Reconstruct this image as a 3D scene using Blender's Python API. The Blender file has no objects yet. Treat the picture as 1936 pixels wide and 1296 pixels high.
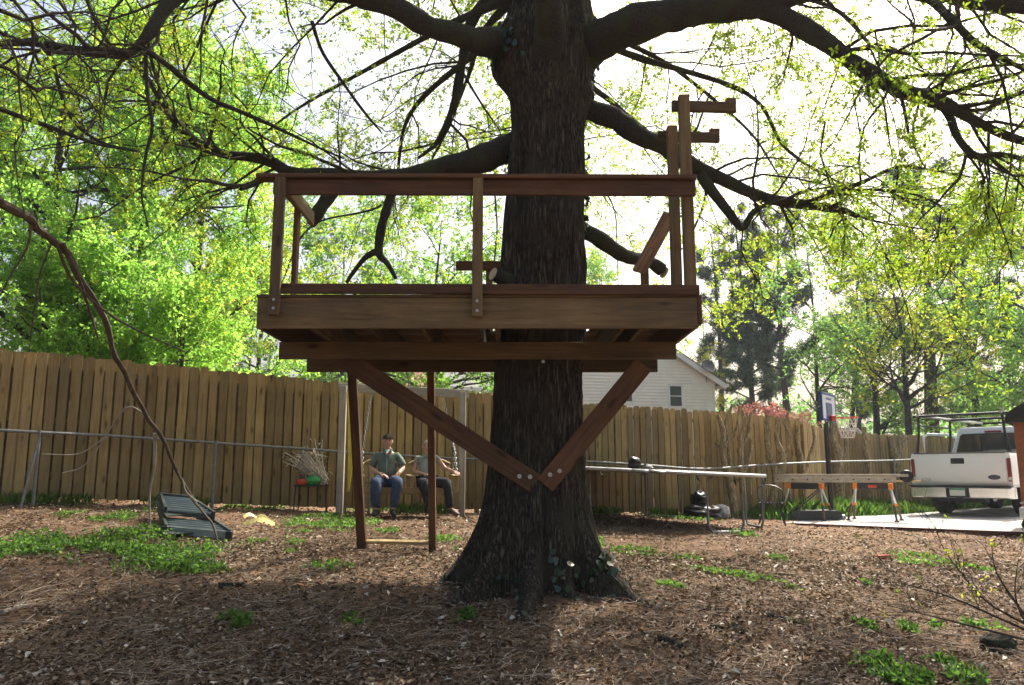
import bpy, bmesh, math, random
import numpy as np
from mathutils import Vector, Matrix, noise as mnoise
rad = math.radians
random.seed(7)
rng = np.random.default_rng(11)
scene = bpy.context.scene
COL = scene.collection

# ------------------------------------------------------------------ camera, sky, sun, exposure
CAM_Z, PITCH, FPX = 1.6, rad(9.3), 1477.0
cam_d = bpy.data.cameras.new('camera')
cam_d.sensor_width = 23.6; cam_d.lens = 18.0
cam_d.clip_start = 0.05; cam_d.clip_end = 2000
cam_d.dof.use_dof = True; cam_d.dof.focus_distance = 8.0; cam_d.dof.aperture_fstop = 4.0
cam = bpy.data.objects.new('camera', cam_d); COL.objects.link(cam)
cam.location = (0, 0, CAM_Z); cam.rotation_euler = (rad(90) + PITCH, 0, 0)
scene.camera = cam

HAZE = 0.0006
SUN_AZ, SUN_EL = rad(38), rad(50)
world = bpy.data.worlds.new('World'); scene.world = world; world.use_nodes = True
wn = world.node_tree.nodes; wl = world.node_tree.links
sky = wn.new('ShaderNodeTexSky'); sky.sky_type = 'NISHITA'; sky.sun_disc = False
sky.sun_elevation = SUN_EL; sky.sun_rotation = SUN_AZ
sky.air_density = 1.2; sky.dust_density = 8.0; sky.ozone_density = 1.0
bg = wn['Background']; bg.inputs['Strength'].default_value = 0.12
wl.new(sky.outputs['Color'], bg.inputs['Color'])
sun_d = bpy.data.lights.new('sun', 'SUN'); sun_d.energy = 5.0; sun_d.angle = rad(0.6); sun_d.color = (1.0, 0.94, 0.84)
sun = bpy.data.objects.new('sun', sun_d); COL.objects.link(sun)
SUN_DIR = Vector((math.sin(SUN_AZ) * math.cos(SUN_EL), math.cos(SUN_AZ) * math.cos(SUN_EL), math.sin(SUN_EL)))
sun.rotation_euler = SUN_DIR.to_track_quat('Z', 'Y').to_euler()
sun.location = (20, 20, 40)
scene.view_settings.view_transform = 'Standard'; scene.view_settings.look = 'None'
scene.view_settings.gamma = 1.0; scene.view_settings.use_curve_mapping = False
scene.view_settings.exposure = 1.15
scene.render.engine = 'CYCLES'
scene.cycles.max_bounces = 8; scene.cycles.diffuse_bounces = 4; scene.cycles.transmission_bounces = 6
scene.cycles.use_denoising = True
scene.cycles.sample_clamp_indirect = 6.0

# ------------------------------------------------------------------ measuring helpers
CP, SP = math.cos(PITCH), math.sin(PITCH)
def P(px, py, Y):
    """place in the yard seen at photograph pixel (px,py) at a distance of Y metres ahead"""
    u = (px - 968) / FPX; v = (648 - py) / FPX
    s = Y / (CP - v * SP)
    return Vector((u * s, Y, CAM_Z + s * (SP + v * CP)))
def project(p):
    p = np.asarray(p, float).reshape(-1, 3)
    d = p[:, 1] * CP + (p[:, 2] - CAM_Z) * SP
    h = -p[:, 1] * SP + (p[:, 2] - CAM_Z) * CP
    d = np.where(d > 0.01, d, 0.01)
    return 968 + FPX * p[:, 0] / d, 648 - FPX * h / d

# ground: thin plate spline through surveyed heights (metres relative to the eye)
GP = np.array([(0,2,-1.62),(-4,3,-1.6),(4,3,-1.6),(0,5.5,-1.42),(-.1,6.4,-1.27),(-.6,7.4,-1.04),(.95,7.3,-1.07),(.2,7.6,-1.02),(-.9,9.2,-.92),(-1.6,12,-.75),
 (3,11.8,-.9),(3.6,13,-.95),(4.2,16.6,-.95),(8.5,12.8,-1.08),(5.4,15.5,-1.02),(8.5,18,-1.08),(12,20,-1.1),(5,8.5,-1.16),(4,6,-1.36),
 (-7.5,11.4,-.44),(-2.95,13.2,-.7),(-5,8,-.88),(-4,6,-1.18),(2,9.5,-1.0),(8,7,-1.3),(-9,6,-1.0),(0,25,-.85),(15,25,-1.1),(-15,25,-.3),(-14,12,-.2),
 (0,60,-.9),(40,60,-1.0),(-40,60,-.5),(80,20,-1.2),(-80,20,-.6),(0,-20,-1.7),(60,-30,-1.7),(-60,-30,-1.5),(0,140,-.9),(30,32,-1.1)], float)
def _tps(d):
    return np.where(d > 1e-9, d * d * np.log(np.maximum(d, 1e-9)), 0.0)
_n = len(GP)
_K = _tps(np.hypot(GP[:, None, 0] - GP[None, :, 0], GP[:, None, 1] - GP[None, :, 1])) + np.eye(_n) * 0.35
_Pm = np.c_[np.ones(_n), GP[:, :2]]
_A = np.block([[_K, _Pm], [_Pm.T, np.zeros((3, 3))]])
_W = np.linalg.solve(_A, np.r_[GP[:, 2], 0, 0, 0])
PAD_Z = CAM_Z - 1.03
PAD = [(5.05, 15.55), (9.2, 12.45), (14.5, 8.6), (26, 8.6), (26, 30), (22, 30), (14.4, 23.3), (10.5, 20.0), (9.0, 18.8), (7.4, 18.0), (6.0, 16.7)]
def in_poly(x, y, poly):
    x = np.asarray(x, float); y = np.asarray(y, float); r = np.zeros(x.shape, bool)
    j = len(poly) - 1
    for i in range(len(poly)):
        xi, yi = poly[i]; xj, yj = poly[j]
        c = ((yi > y) != (yj > y)) & (x < (xj - xi) * (y - yi) / (yj - yi + 1e-12) + xi)
        r ^= c; j = i
    return r
def ground_np(x, y):
    x = np.asarray(x, float); y = np.asarray(y, float)
    sh = x.shape; xf = x.ravel(); yf = y.ravel(); out = np.empty(xf.shape)
    xc = np.clip(xf, -80, 80); yc = np.clip(yf, -30, 140)
    for i in range(0, len(xf), 20000):
        s = slice(i, i + 20000)
        d = np.hypot(xc[s, None] - GP[None, :, 0], yc[s, None] - GP[None, :, 1])
        out[s] = _tps(d) @ _W[:_n] + _W[_n] + _W[_n + 1] * xc[s] + _W[_n + 2] * yc[s]
    out += CAM_Z
    ip = in_poly(xf, yf, PAD)
    out = np.where(ip, np.minimum(out, PAD_Z - 0.05), out)
    return out.reshape(sh)
def gz(x, y): return float(ground_np(np.array([x]), np.array([y]))[0])
def G(px, py):
    """ground point under photograph pixel"""
    lo, hi = 2.0, 60.0
    for Y in np.geomspace(3.0, 45, 400):
        p = P(px, py, Y)
        if p.z <= gz(p.x, p.y): return Vector((p.x, p.y, gz(p.x, p.y)))
    p = P(px, py, 20); return Vector((p.x, p.y, gz(p.x, p.y)))

# value noise
def vnoise(p, seed=0):
    p = np.asarray(p, float); i = np.floor(p).astype(np.int64); f = p - i; f = f * f * (3 - 2 * f)
    def h(a, b, c):
        n = (a * 374761393 + b * 668265263 + c * 2147483647 + seed * 974711) & 0xffffffff
        n = ((n ^ (n >> 13)) * 1274126177) & 0xffffffff
        return ((n ^ (n >> 16)) & 0xffff) / 65535.0
    x, y, z = i[..., 0], i[..., 1], i[..., 2]
    fx, fy, fz = f[..., 0], f[..., 1], f[..., 2]
    def l(a, b, t): return a + (b - a) * t
    return l(l(l(h(x, y, z), h(x+1, y, z), fx), l(h(x, y+1, z), h(x+1, y+1, z), fx), fy),
             l(l(h(x, y, z+1), h(x+1, y, z+1), fx), l(h(x, y+1, z+1), h(x+1, y+1, z+1), fx), fy), fz) * 2 - 1

# ------------------------------------------------------------------ materials
def new_mat(name):
    m = bpy.data.materials.new(name); m.use_nodes = True
    return m, m.node_tree.nodes, m.node_tree.links, m.node_tree.nodes['Principled BSDF']
def setb(b, col=None, rough=None, metal=None, spec=None, coat=None):
    if col is not None: b.inputs['Base Color'].default_value = (*col, 1)
    if rough is not None: b.inputs['Roughness'].default_value = rough
    if metal is not None: b.inputs['Metallic'].default_value = metal
    if spec is not None: b.inputs['Specular IOR Level'].default_value = spec
    if coat is not None: b.inputs['Coat Weight'].default_value = coat
def ramp(n, stops):
    r = n.new('ShaderNodeValToRGB'); e = r.color_ramp.elements
    while len(e) < len(stops): e.new(0.5)
    for el, (p, c) in zip(e, stops): el.position = p; el.color = (*c, 1)
    return r
def texco(n, l, kind='Object', scale=(1, 1, 1)):
    t = n.new('ShaderNodeTexCoord'); mp = n.new('ShaderNodeMapping')
    mp.inputs['Scale'].default_value = scale; l.new(t.outputs[kind], mp.inputs['Vector']); return mp
def noise_n(n, l, vec, scale, detail=6, rough=.6, dist=0):
    t = n.new('ShaderNodeTexNoise'); t.inputs['Scale'].default_value = scale
    t.inputs['Detail'].default_value = detail; t.inputs['Roughness'].default_value = rough
    t.inputs['Distortion'].default_value = dist; l.new(vec.outputs[0], t.inputs['Vector']); return t
def bump(n, l, b, h, strength, dist=0.01):
    bp = n.new('ShaderNodeBump'); bp.inputs['Strength'].default_value = strength
    bp.inputs['Distance'].default_value = dist; l.new(h, bp.inputs['Height']); l.new(bp.outputs['Normal'], b.inputs['Normal'])
def mix_rgb(n, l, fac, a, b, typ='MIX'):
    m = n.new('ShaderNodeMix'); m.data_type = 'RGBA'; m.blend_type = typ
    for sock, v in ((m.inputs['Factor'], fac), (m.inputs[6], a), (m.inputs[7], b)):
        if hasattr(v, 'is_output'): l.new(v, sock)
        elif isinstance(v, tuple): sock.default_value = (*v, 1)
        else: sock.default_value = v
    return m.outputs[2]
def mat_plain(name, col, rough=.5, metal=0, spec=.5, var=.12, nscale=6, bumpk=.05, coat=0):
    m, n, l, b = new_mat(name); setb(b, col, rough, metal, spec, coat)
    v = texco(n, l); t = noise_n(n, l, v, nscale, 5)
    d = tuple(max(0, c * (1 - var)) for c in col); u = tuple(min(1, c * (1 + var)) for c in col)
    r = ramp(n, [(.3, d), (.7, u)]); l.new(t.outputs['Fac'], r.inputs['Fac']); l.new(r.outputs['Color'], b.inputs['Base Color'])
    if bumpk: bump(n, l, b, noise_n(n, l, v, nscale * 8, 4).outputs['Fac'], bumpk)
    return m
def mat_wood(name, dark, mid, light, gscale=1.0, rough=.75, axis='X', randv=.35, knots=True, spec=.3, grey=None):
    """sawn wood, grain along the local length of each board"""
    m, n, l, b = new_mat(name); setb(b, mid, rough, 0, spec)
    sc = {'X': (.7, 11, 11), 'Z': (11, 11, .7), 'Y': (11, .7, 11)}[axis]
    oi = n.new('ShaderNodeObjectInfo')
    tc = n.new('ShaderNodeTexCoord'); add = n.new('ShaderNodeVectorMath'); add.operation = 'ADD'
    mu = n.new('ShaderNodeVectorMath'); mu.operation = 'SCALE'; mu.inputs['Scale'].default_value = 1.0
    cb = n.new('ShaderNodeCombineXYZ'); mm = n.new('ShaderNodeMath'); mm.operation = 'MULTIPLY'; mm.inputs[1].default_value = 37.0
    l.new(oi.outputs['Random'], mm.inputs[0])
    for i in range(3): l.new(mm.outputs[0], cb.inputs[i])
    l.new(tc.outputs['Object'], add.inputs[0]); l.new(cb.outputs[0], add.inputs[1])
    mp = n.new('ShaderNodeMapping'); mp.inputs['Scale'].default_value = tuple(c * gscale for c in sc); l.new(add.outputs[0], mp.inputs['Vector'])
    t1 = noise_n(n, l, mp, 2.2, 7, .65, .8)
    r = ramp(n, [(.25, dark), (.5, mid), (.75, light)]); l.new(t1.outputs['Fac'], r.inputs['Fac'])
    col = r.outputs['Color']
    if knots:
        mk = n.new('ShaderNodeMapping'); ks = {'X': (1, 3.2, 3.2), 'Z': (3.2, 3.2, 1), 'Y': (3.2, 1, 3.2)}[axis]
        mk.inputs['Scale'].default_value = tuple(k * 2.2 for k in ks); l.new(add.outputs[0], mk.inputs['Vector'])
        vo = n.new('ShaderNodeTexVoronoi'); vo.inputs['Scale'].default_value = 1.0; l.new(mk.outputs[0], vo.inputs['Vector'])
        kr = ramp(n, [(.06, (.2, .15, .12)), (.2, (1, 1, 1))]); l.new(vo.outputs['Distance'], kr.inputs['Fac'])
        col = mix_rgb(n, l, .85, col, kr.outputs['Color'], 'MULTIPLY')
    big = noise_n(n, l, texco(n, l, 'Object', (1, 1, 1)), 1.7, 4)
    br = ramp(n, [(.3, (.72, .74, .72)), (.7, (1.15, 1.12, 1.08))]); l.new(big.outputs['Fac'], br.inputs['Fac'])
    col = mix_rgb(n, l, 1.0, col, br.outputs['Color'], 'MULTIPLY')
    rr = ramp(n, [(0, (1 - randv,) * 3), (1, (1 + randv * .6,) * 3)]); l.new(oi.outputs['Random'], rr.inputs['Fac'])
    col = mix_rgb(n, l, 1.0, col, rr.outputs['Color'], 'MULTIPLY')
    if grey:
        gm = n.new('ShaderNodeMapping'); gm.inputs['Scale'].default_value = tuple(max(.5, c * .22) for c in sc); l.new(add.outputs[0], gm.inputs['Vector'])
        gn = noise_n(n, l, gm, 1.3, 6, .7); gr_ = ramp(n, [(.45, (0, 0, 0)), (.72, (grey[1],) * 3)]); l.new(gn.outputs['Fac'], gr_.inputs['Fac'])
        col = mix_rgb(n, l, gr_.outputs['Color'], col, grey[0])
    l.new(col, b.inputs['Base Color'])
    bump(n, l, b, t1.outputs['Fac'], .5, .005)
    return m
def mat_leaf(name, stops, trans=.5, rough=.45, spec=.35, tgain=1.5, tred=1.0):
    m, n, l, b = new_mat(name); setb(b, (.1, .2, .02), rough, 0, spec)
    a = n.new('ShaderNodeAttribute'); a.attribute_name = 'tint'
    r = ramp(n, stops); l.new(a.outputs['Fac'], r.inputs['Fac']); l.new(r.outputs['Color'], b.inputs['Base Color'])
    if trans > 0:
        tr = n.new('ShaderNodeBsdfTranslucent')
        c = mix_rgb(n, l, 1.0, r.outputs['Color'], (tgain * tred, tgain * .95, tgain * .6), 'MULTIPLY'); l.new(c, tr.inputs['Color'])
        ms = n.new('ShaderNodeMixShader'); ms.inputs['Fac'].default_value = trans
        l.new(b.outputs[0], ms.inputs[1]); l.new(tr.outputs[0], ms.inputs[2]); l.new(ms.outputs[0], n['Material Output'].inputs['Surface'])
    return m
def mat_bark(name, dark, light, moss=None, scale=1.0, zs=.22, bumpd=.03):
    m, n, l, b = new_mat(name); setb(b, dark, .95, 0, .15)
    v = texco(n, l, 'Object', (scale, scale, scale * zs))
    vo = n.new('ShaderNodeTexVoronoi'); vo.feature = 'DISTANCE_TO_EDGE'; vo.inputs['Scale'].default_value = 30
    nd = noise_n(n, l, v, 9, 5); ad = n.new('ShaderNodeVectorMath'); ad.operation = 'ADD'
    sc = n.new('ShaderNodeVectorMath'); sc.operation = 'SCALE'; sc.inputs['Scale'].default_value = .2
    l.new(nd.outputs['Color'], sc.inputs[0]); l.new(v.outputs[0], ad.inputs[0]); l.new(sc.outputs[0], ad.inputs[1]); l.new(ad.outputs[0], vo.inputs['Vector'])
    fine = noise_n(n, l, v, 60, 6, .7)
    r1 = ramp(n, [(0.0, tuple(c * .45 for c in dark)), (.1, dark), (.45, light)]); l.new(vo.outputs['Distance'], r1.inputs['Fac'])
    fr = ramp(n, [(.3, (.65, .65, .65)), (.7, (1.25, 1.25, 1.25))]); l.new(fine.outputs['Fac'], fr.inputs['Fac'])
    col = mix_rgb(n, l, 1.0, r1.outputs['Color'], fr.outputs['Color'], 'MULTIPLY')
    if moss:
        bn = noise_n(n, l, texco(n, l, 'Object'), 2.6, 5); mr = ramp(n, [(.48, (0, 0, 0)), (.66, (1, 1, 1))]); l.new(bn.outputs['Fac'], mr.inputs['Fac'])
        col = mix_rgb(n, l, mr.outputs['Color'], col, moss)
    l.new(col, b.inputs['Base Color'])
    mth = n.new('ShaderNodeMath'); mth.operation = 'MINIMUM'; mth.inputs[1].default_value = .3; l.new(vo.outputs['Distance'], mth.inputs[0])
    m2 = n.new('ShaderNodeMath'); m2.operation = 'MULTIPLY_ADD'; m2.inputs[1].default_value = .25; l.new(fine.outputs['Fac'], m2.inputs[0]); l.new(mth.outputs[0], m2.inputs[2])
    bump(n, l, b, m2.outputs[0], 1.0, bumpd)
    return m

M = {}
M['deck'] = mat_wood('treated_pine', (.07, .044, .02), (.145, .094, .041), (.215, .148, .068), grey=((.045, .04, .03), .6))
M['deckred'] = mat_wood('treated_pine_reddish', (.06, .027, .012), (.125, .058, .025), (.19, .095, .042), grey=((.05, .035, .026), .6))
M['post'] = mat_wood('treated_pine_post', (.08, .05, .024), (.165, .108, .05), (.25, .175, .082), grey=((.06, .052, .038), .6))
M['picket'] = mat_wood('fence_pine', (.19, .12, .045), (.315, .222, .09), (.40, .295, .135), axis='Z', randv=.42, grey=((.2, .155, .095), .5))
M['greywood'] = mat_wood('weathered_wood', (.22, .2, .17), (.34, .32, .28), (.45, .43, .38), randv=.1, knots=False)
M['swingwood'] = mat_wood('swing_wood', (.24, .17, .08), (.38, .28, .13), (.5, .38, .2), randv=.2)
M['rawplank'] = mat_wood('bark_edged_plank', (.12, .08, .06), (.26, .19, .15), (.42, .36, .32), randv=.1)
M['bark'] = mat_bark('oak_bark', (.05, .041, .031), (.14, .117, .088), moss=(.06, .054, .036), zs=.11, bumpd=.05)
M['limb'] = mat_bark('limb_bark', (.055, .05, .041), (.10, .093, .075), moss=(.06, .07, .036), scale=2.4, zs=1, bumpd=.015)
M['twig'] = mat_plain('twig_bark', (.055, .046, .038), .9, 0, .1, .3, 9, 0)
M['farbark'] = mat_bark('grey_bark', (.07, .065, .065), (.17, .16, .16), scale=1.0, zs=.3)
M['pinebark'] = mat_bark('pine_bark', (.09, .075, .075), (.2, .165, .155), scale=.8, zs=.35)
M['myrtle'] = mat_bark('smooth_tan_bark', (.30, .23, .13), (.46, .37, .23), scale=.5, zs=.25, bumpd=.004)
M['deadwood'] = mat_plain('grey_dead_wood', (.3, .26, .21), .9, 0, .1, .3, 9, 0)
M['cutwood'] = mat_plain('cut_wood', (.5, .4, .26), .8, 0, .2, .2, 20, .1)
M['galv'] = mat_plain('galvanised_steel', (.36, .365, .37), .42, .7, .5, .2, 14, .03)
M['pipe'] = mat_plain('weathered_grey_pipe', (.17, .175, .17), .5, .3, .5, .2, 14, .03)
M['ladderalu'] = mat_plain('dull_tan_aluminium', (.36, .31, .23), .5, .4, .5, .2, 10, .03)
M['branchbark'] = mat_plain('dead_branch_bark', (.095, .074, .054), .9, 0, .15, .4, 16, .4)
M['bolt'] = mat_plain('zinc_bolt', (.42, .41, .4), .4, .8, .5, .1, 30, 0)
M['blackmetal'] = mat_plain('black_metal', (.018, .018, .02), .45, .2, .5, .2, 20, 0)
M['oakleaf'] = mat_leaf('oak_leaf', [(0, (.10, .17, .02)), (.45, (.18, .25, .03)), (.8, (.27, .31, .04)), (1, (.32, .25, .05))], .62, tgain=2.5, tred=.88)
M['lushleaf'] = mat_leaf('lush_leaf', [(0, (.12, .2, .05)), (.5, (.2, .3, .075)), (.8, (.28, .36, .09)), (1, (.40, .27, .08))], .74, tgain=2.4, tred=.8)
M['farleaf'] = mat_leaf('far_leaf', [(0, (.06, .13, .05)), (.5, (.12, .22, .07)), (1, (.22, .32, .08))], .6, tgain=2.2, tred=.85)
M['yellowleaf'] = mat_leaf('yellow_green_leaf', [(0, (.15, .23, .03)), (.6, (.27, .33, .04)), (1, (.42, .39, .06))], .55, tgain=2.0)
M['needle'] = mat_leaf('pine_needle', [(0, (.03, .06, .045)), (.6, (.05, .1, .065)), (1, (.09, .14, .085))], .3)
M['pinkleaf'] = mat_leaf('pink_blossom', [(0, (.42, .14, .15)), (.6, (.6, .26, .26)), (1, (.68, .42, .4))], .4, tgain=1.1)
M['ivyleaf'] = mat_leaf('ivy_leaf', [(0, (.012, .03, .012)), (1, (.03, .06, .025))], .08, .3, .55)
M['weed'] = mat_leaf('weed_leaf', [(0, (.035, .075, .018)), (.6, (.075, .145, .03)), (1, (.16, .24, .06))], .55, tgain=2.1, tred=.85)
M['litter'] = mat_leaf('dead_leaf', [(0, (.045, .031, .021)), (.25, (.12, .075, .046)), (.55, (.195, .136, .09)), (.82, (.31, .255, .195)), (1, (.56, .51, .43))], .12, .7, .2, 1.0)
M['straw'] = mat_leaf('dry_straw', [(0, (.10, .065, .042)), (.5, (.25, .18, .12)), (1, (.43, .35, .26))], 0, .8, .2)
M['stalk'] = mat_leaf('pale_stalk', [(0, (.42, .36, .27)), (1, (.75, .68, .57))], .1, .8, .2)

# ground material
def mat_ground():
    m, n, l, b = new_mat('red_clay_soil'); setb(b, (.15, .09, .06), .95, 0, .15)
    v = texco(n, l, 'Object')
    a = noise_n(n, l, v, .45, 6, .6); f = noise_n(n, l, v, 14, 8, .7); g = noise_n(n, l, v, 70, 4, .7)
    ra = ramp(n, [(.3, (.088, .052, .031)), (.5, (.158, .095, .056)), (.7, (.23, .15, .092))]); l.new(a.outputs['Fac'], ra.inputs['Fac'])
    rf = ramp(n, [(.25, (.55, .52, .5)), (.5, (1, 1, 1)), (.75, (1.5, 1.45, 1.4))]); l.new(f.outputs['Fac'], rf.inputs['Fac'])
    c = mix_rgb(n, l, 1.0, ra.outputs['Color'], rf.outputs['Color'], 'MULTIPLY')
    rg = ramp(n, [(.3, (.6, .6, .6)), (.62, (1.1, 1.1, 1.1)), (.72, (2.0, 1.9, 1.8))]); l.new(g.outputs['Fac'], rg.inputs['Fac'])
    c = mix_rgb(n, l, 1.0, c, rg.outputs['Color'], 'MULTIPLY')
    l.new(c, b.inputs['Base Color'])
    ad = n.new('ShaderNodeMath'); ad.operation = 'MULTIPLY_ADD'; ad.inputs[1].default_value = .5; l.new(g.outputs['Fac'], ad.inputs[0]); l.new(f.outputs['Fac'], ad.inputs[2])
    bump(n, l, b, ad.outputs[0], .9, .03)
    return m
M['ground'] = mat_ground()
M['concrete'] = mat_plain('concrete', (.42, .4, .37), .9, 0, .2, .3, 1.9, .3)

# ------------------------------------------------------------------ object helpers
def wm(o):
    m = o.matrix_basis.copy()
    while o.parent: o = o.parent; m = o.matrix_basis @ m
    return m
def tag(o, label=None, cat=None, group=None, kind=None):
    for k, v in (('label', label), ('category', cat), ('group', group), ('kind', kind)):
        if v: o[k] = v
    return o
def empty(name, loc, label, cat, group=None, rz=0.0):
    o = bpy.data.objects.new(name, None); COL.objects.link(o); o.empty_display_size = .2
    o.location = loc; o.rotation_euler = (0, 0, rz)
    o.matrix_basis = Matrix.Translation(Vector(loc)) @ Matrix.Rotation(rz, 4, 'Z')
    return tag(o, label, cat, group)
def link(name, me, parent=None, mw=None):
    """mw: world matrix; without it the mesh sits at the parent's origin"""
    o = bpy.data.objects.new(name, me); COL.objects.link(o)
    if parent: o.parent = parent
    if mw is not None:
        o.matrix_basis = (wm(parent).inverted() @ mw) if parent else mw
    return o
def mesh_np(name, v, f, mat=None, smooth=False, tint=None, sharp=None):
    v = np.asarray(v, np.float32); me = bpy.data.meshes.new(name)
    if isinstance(f, np.ndarray):
        k = f.shape[1]; nf = len(f)
        me.vertices.add(len(v)); me.vertices.foreach_set('co', v.ravel())
        me.loops.add(nf * k); me.loops.foreach_set('vertex_index', f.astype(np.int32).ravel())
        me.polygons.add(nf); me.polygons.foreach_set('loop_start', np.arange(0, nf * k, k, dtype=np.int32))
        me.update(calc_edges=True)
    else:
        me.from_pydata([tuple(map(float, p)) for p in v], [], [tuple(int(i) for i in q) for q in f]); me.update()
    if tint is not None:
        at = me.attributes.new('tint', 'FLOAT', 'POINT'); at.data.foreach_set('value', np.asarray(tint, np.float32))
    if smooth: me.polygons.foreach_set('use_smooth', np.ones(len(me.polygons), bool))
    if sharp is not None and smooth: me.set_sharp_from_angle(angle=rad(sharp))
    if mat: me.materials.append(mat)
    return me

_bx = {}
def box_mesh(L, W, T, mat, bev=.004):
    key = (round(L, 3), round(W, 3), round(T, 3), mat.name, bev)
    if key in _bx: return _bx[key]
    bm = bmesh.new(); bmesh.ops.create_cube(bm, size=1)
    bmesh.ops.scale(bm, vec=(L, W, T), verts=bm.verts)
    if bev: bmesh.ops.bevel(bm, geom=list(bm.edges), offset=min(bev, T * .3, W * .3), segments=1, affect='EDGES')
    me = bpy.data.meshes.new('board'); bm.to_mesh(me); bm.free(); me.materials.append(mat); _bx[key] = me
    return me
def plank(name, p0, p1, W, T, mat, parent, wdir=(0, 0, 1), bev=.004):
    """board from p0 to p1 (centre line), W across wdir, T thick; own object, local X along its length"""
    p0, p1 = Vector(p0), Vector(p1); x = (p1 - p0); L = x.length; x.normalize()
    w = Vector(wdir); y = (w - x * w.dot(x)).normalized(); z = x.cross(y)
    c = (p0 + p1) / 2
    mw = Matrix(((x.x, y.x, z.x, c.x), (x.y, y.y, z.y, c.y), (x.z, y.z, z.z, c.z), (0, 0, 0, 1)))
    return link(name, box_mesh(L, W, T, mat, bev), parent, mw)

def catmull(pts, n):
    pts = np.asarray(pts, float)
    p = np.vstack([2 * pts[0] - pts[1], pts, 2 * pts[-1] - pts[-2]])
    m = len(pts) - 1; t = np.linspace(0, m, n); i = np.minimum(t.astype(int), m - 1); u = (t - i)[:, None]
    a, b, c, d = p[i], p[i + 1], p[i + 2], p[i + 3]
    return .5 * ((2 * b) + (-a + c) * u + (2 * a - 5 * b + 4 * c - d) * u ** 2 + (-a + 3 * b - 3 * c + d) * u ** 3)
def tubes(Pn, R, S=6, cap=True):
    """many tubes at once: Pn (N,K,3), R (N,K) -> verts, quads"""
    N, K, _ = Pn.shape
    T = np.gradient(Pn, axis=1); T /= np.linalg.norm(T, axis=2, keepdims=True) + 1e-9
    ref = np.zeros((N, 1, 3)); mt = np.abs(T.mean(1)); ref[np.arange(N), 0, mt.argmin(1)] = 1
    A = np.cross(T, np.broadcast_to(ref, T.shape)); A /= np.linalg.norm(A, axis=2, keepdims=True) + 1e-9
    B = np.cross(T, A)
    ang = np.arange(S) / S * 2 * np.pi
    V = Pn[:, :, None] + R[:, :, None, None] * (A[:, :, None] * np.cos(ang)[None, None, :, None] + B[:, :, None] * np.sin(ang)[None, None, :, None])
    base = (np.arange(N) * K * S)[:, None, None]; k = (np.arange(K - 1) * S)[None, :, None]; s = np.arange(S)[None, None, :]; s2 = (s + 1) % S
    F = np.stack([base + k + s, base + k + s2, base + k + S + s2, base + k + S + s], -1).reshape(-1, 4)
    return V.reshape(-1, 3), F
class MB:
    """collects shapes into one mesh"""
    def __init__(s): s.v = []; s.f = []; s.n = 0
    def add(s, v, f):
        v = np.asarray(v, float); s.v.append(v); s.f += [tuple(i + s.n for i in q) for q in f]; s.n += len(v); return s
    def box(s, c, d, bev=0.0, rot=None):
        bm = bmesh.new(); bmesh.ops.create_cube(bm, size=1); bmesh.ops.scale(bm, vec=d, verts=bm.verts)
        if bev: bmesh.ops.bevel(bm, geom=list(bm.edges), offset=bev, segments=2 if bev > .02 else 1, affect='EDGES', profile=.5)
        v = np.array([p.co for p in bm.verts]); bm.verts.index_update(); f = [tuple(q.index for q in p.verts) for p in bm.faces]; bm.free()
        if rot is not None: v = v @ np.array(Matrix(rot)).T
        return s.add(v + np.array(c), f)
    def tube(s, pts, r, S=8, n=None, caps=True):
        pts = np.asarray(pts, float)
        r = np.full(len(pts), r) if np.isscalar(r) else np.asarray(r, float)
        if n:
            r = np.interp(np.linspace(0, len(pts) - 1, n), np.arange(len(pts)), r); pts = catmull(pts, n)
        if len(pts) == 2: pts = np.array([pts[0], (pts[0] + pts[1]) / 2, pts[1]]); r = np.array([r[0], (r[0] + r[1]) / 2, r[1]])
        v, f = tubes(pts[None], r[None], S); f = [tuple(q) for q in f]
        if caps: f += [tuple(range(S))[::-1], tuple(range(len(v) - S, len(v)))]
        return s.add(v, f)
    def lathe(s, prof, S=16, c=(0, 0, 0), axis='Z'):
        a = np.arange(S) / S * 2 * np.pi; prof = np.asarray(prof, float); K = len(prof)
        v = np.stack([prof[:, :1] * np.cos(a), prof[:, :1] * np.sin(a), np.repeat(prof[:, 1:], S, 1)], -1).reshape(-1, 3)
        if axis == 'X': v = v[:, [2, 0, 1]]
        if axis == 'Y': v = v[:, [0, 2, 1]] * np.array([1, 1, 1]); v = v * np.array([-1, 1, 1])
        f = [(k * S + i, k * S + (i + 1) % S, (k + 1) * S + (i + 1) % S, (k + 1) * S + i) for k in range(K - 1) for i in range(S)]
        return s.add(v + np.array(c), f)
    def prism(s, poly, d, fr):
        """polygon (list of 2D) in frame fr=(origin, ux, uy, uz), extruded by d along uz"""
        o, ux, uy, uz = [np.asarray(q, float) for q in fr]; n = len(poly)
        a = np.array([o + ux * x + uy * y for x, y in poly]); b = a + uz * d
        f = [tuple(range(n))[::-1], tuple(range(n, 2 * n))] + [(i, (i + 1) % n, n + (i + 1) % n, n + i) for i in range(n)]
        return s.add(np.vstack([a, b]), f)
    def mesh(s, name, mat, smooth=False, sharp=35):
        return mesh_np(name, np.vstack(s.v), s.f, mat, smooth, None, sharp if smooth else None)
    def build(s, name, mat, parent=None, world=True, smooth=False, sharp=35, origin=None):
        me = s.mesh(name, mat, smooth, sharp)
        if parent is None:
            o = Vector(origin) if origin is not None else Vector(np.vstack(s.v).mean(0))
            me.transform(Matrix.Translation(-o)); return link(name, me, None, Matrix.Translation(o))
        if world: return link(name, me, parent, Matrix.Identity(4))
        return link(name, me, parent)

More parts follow.
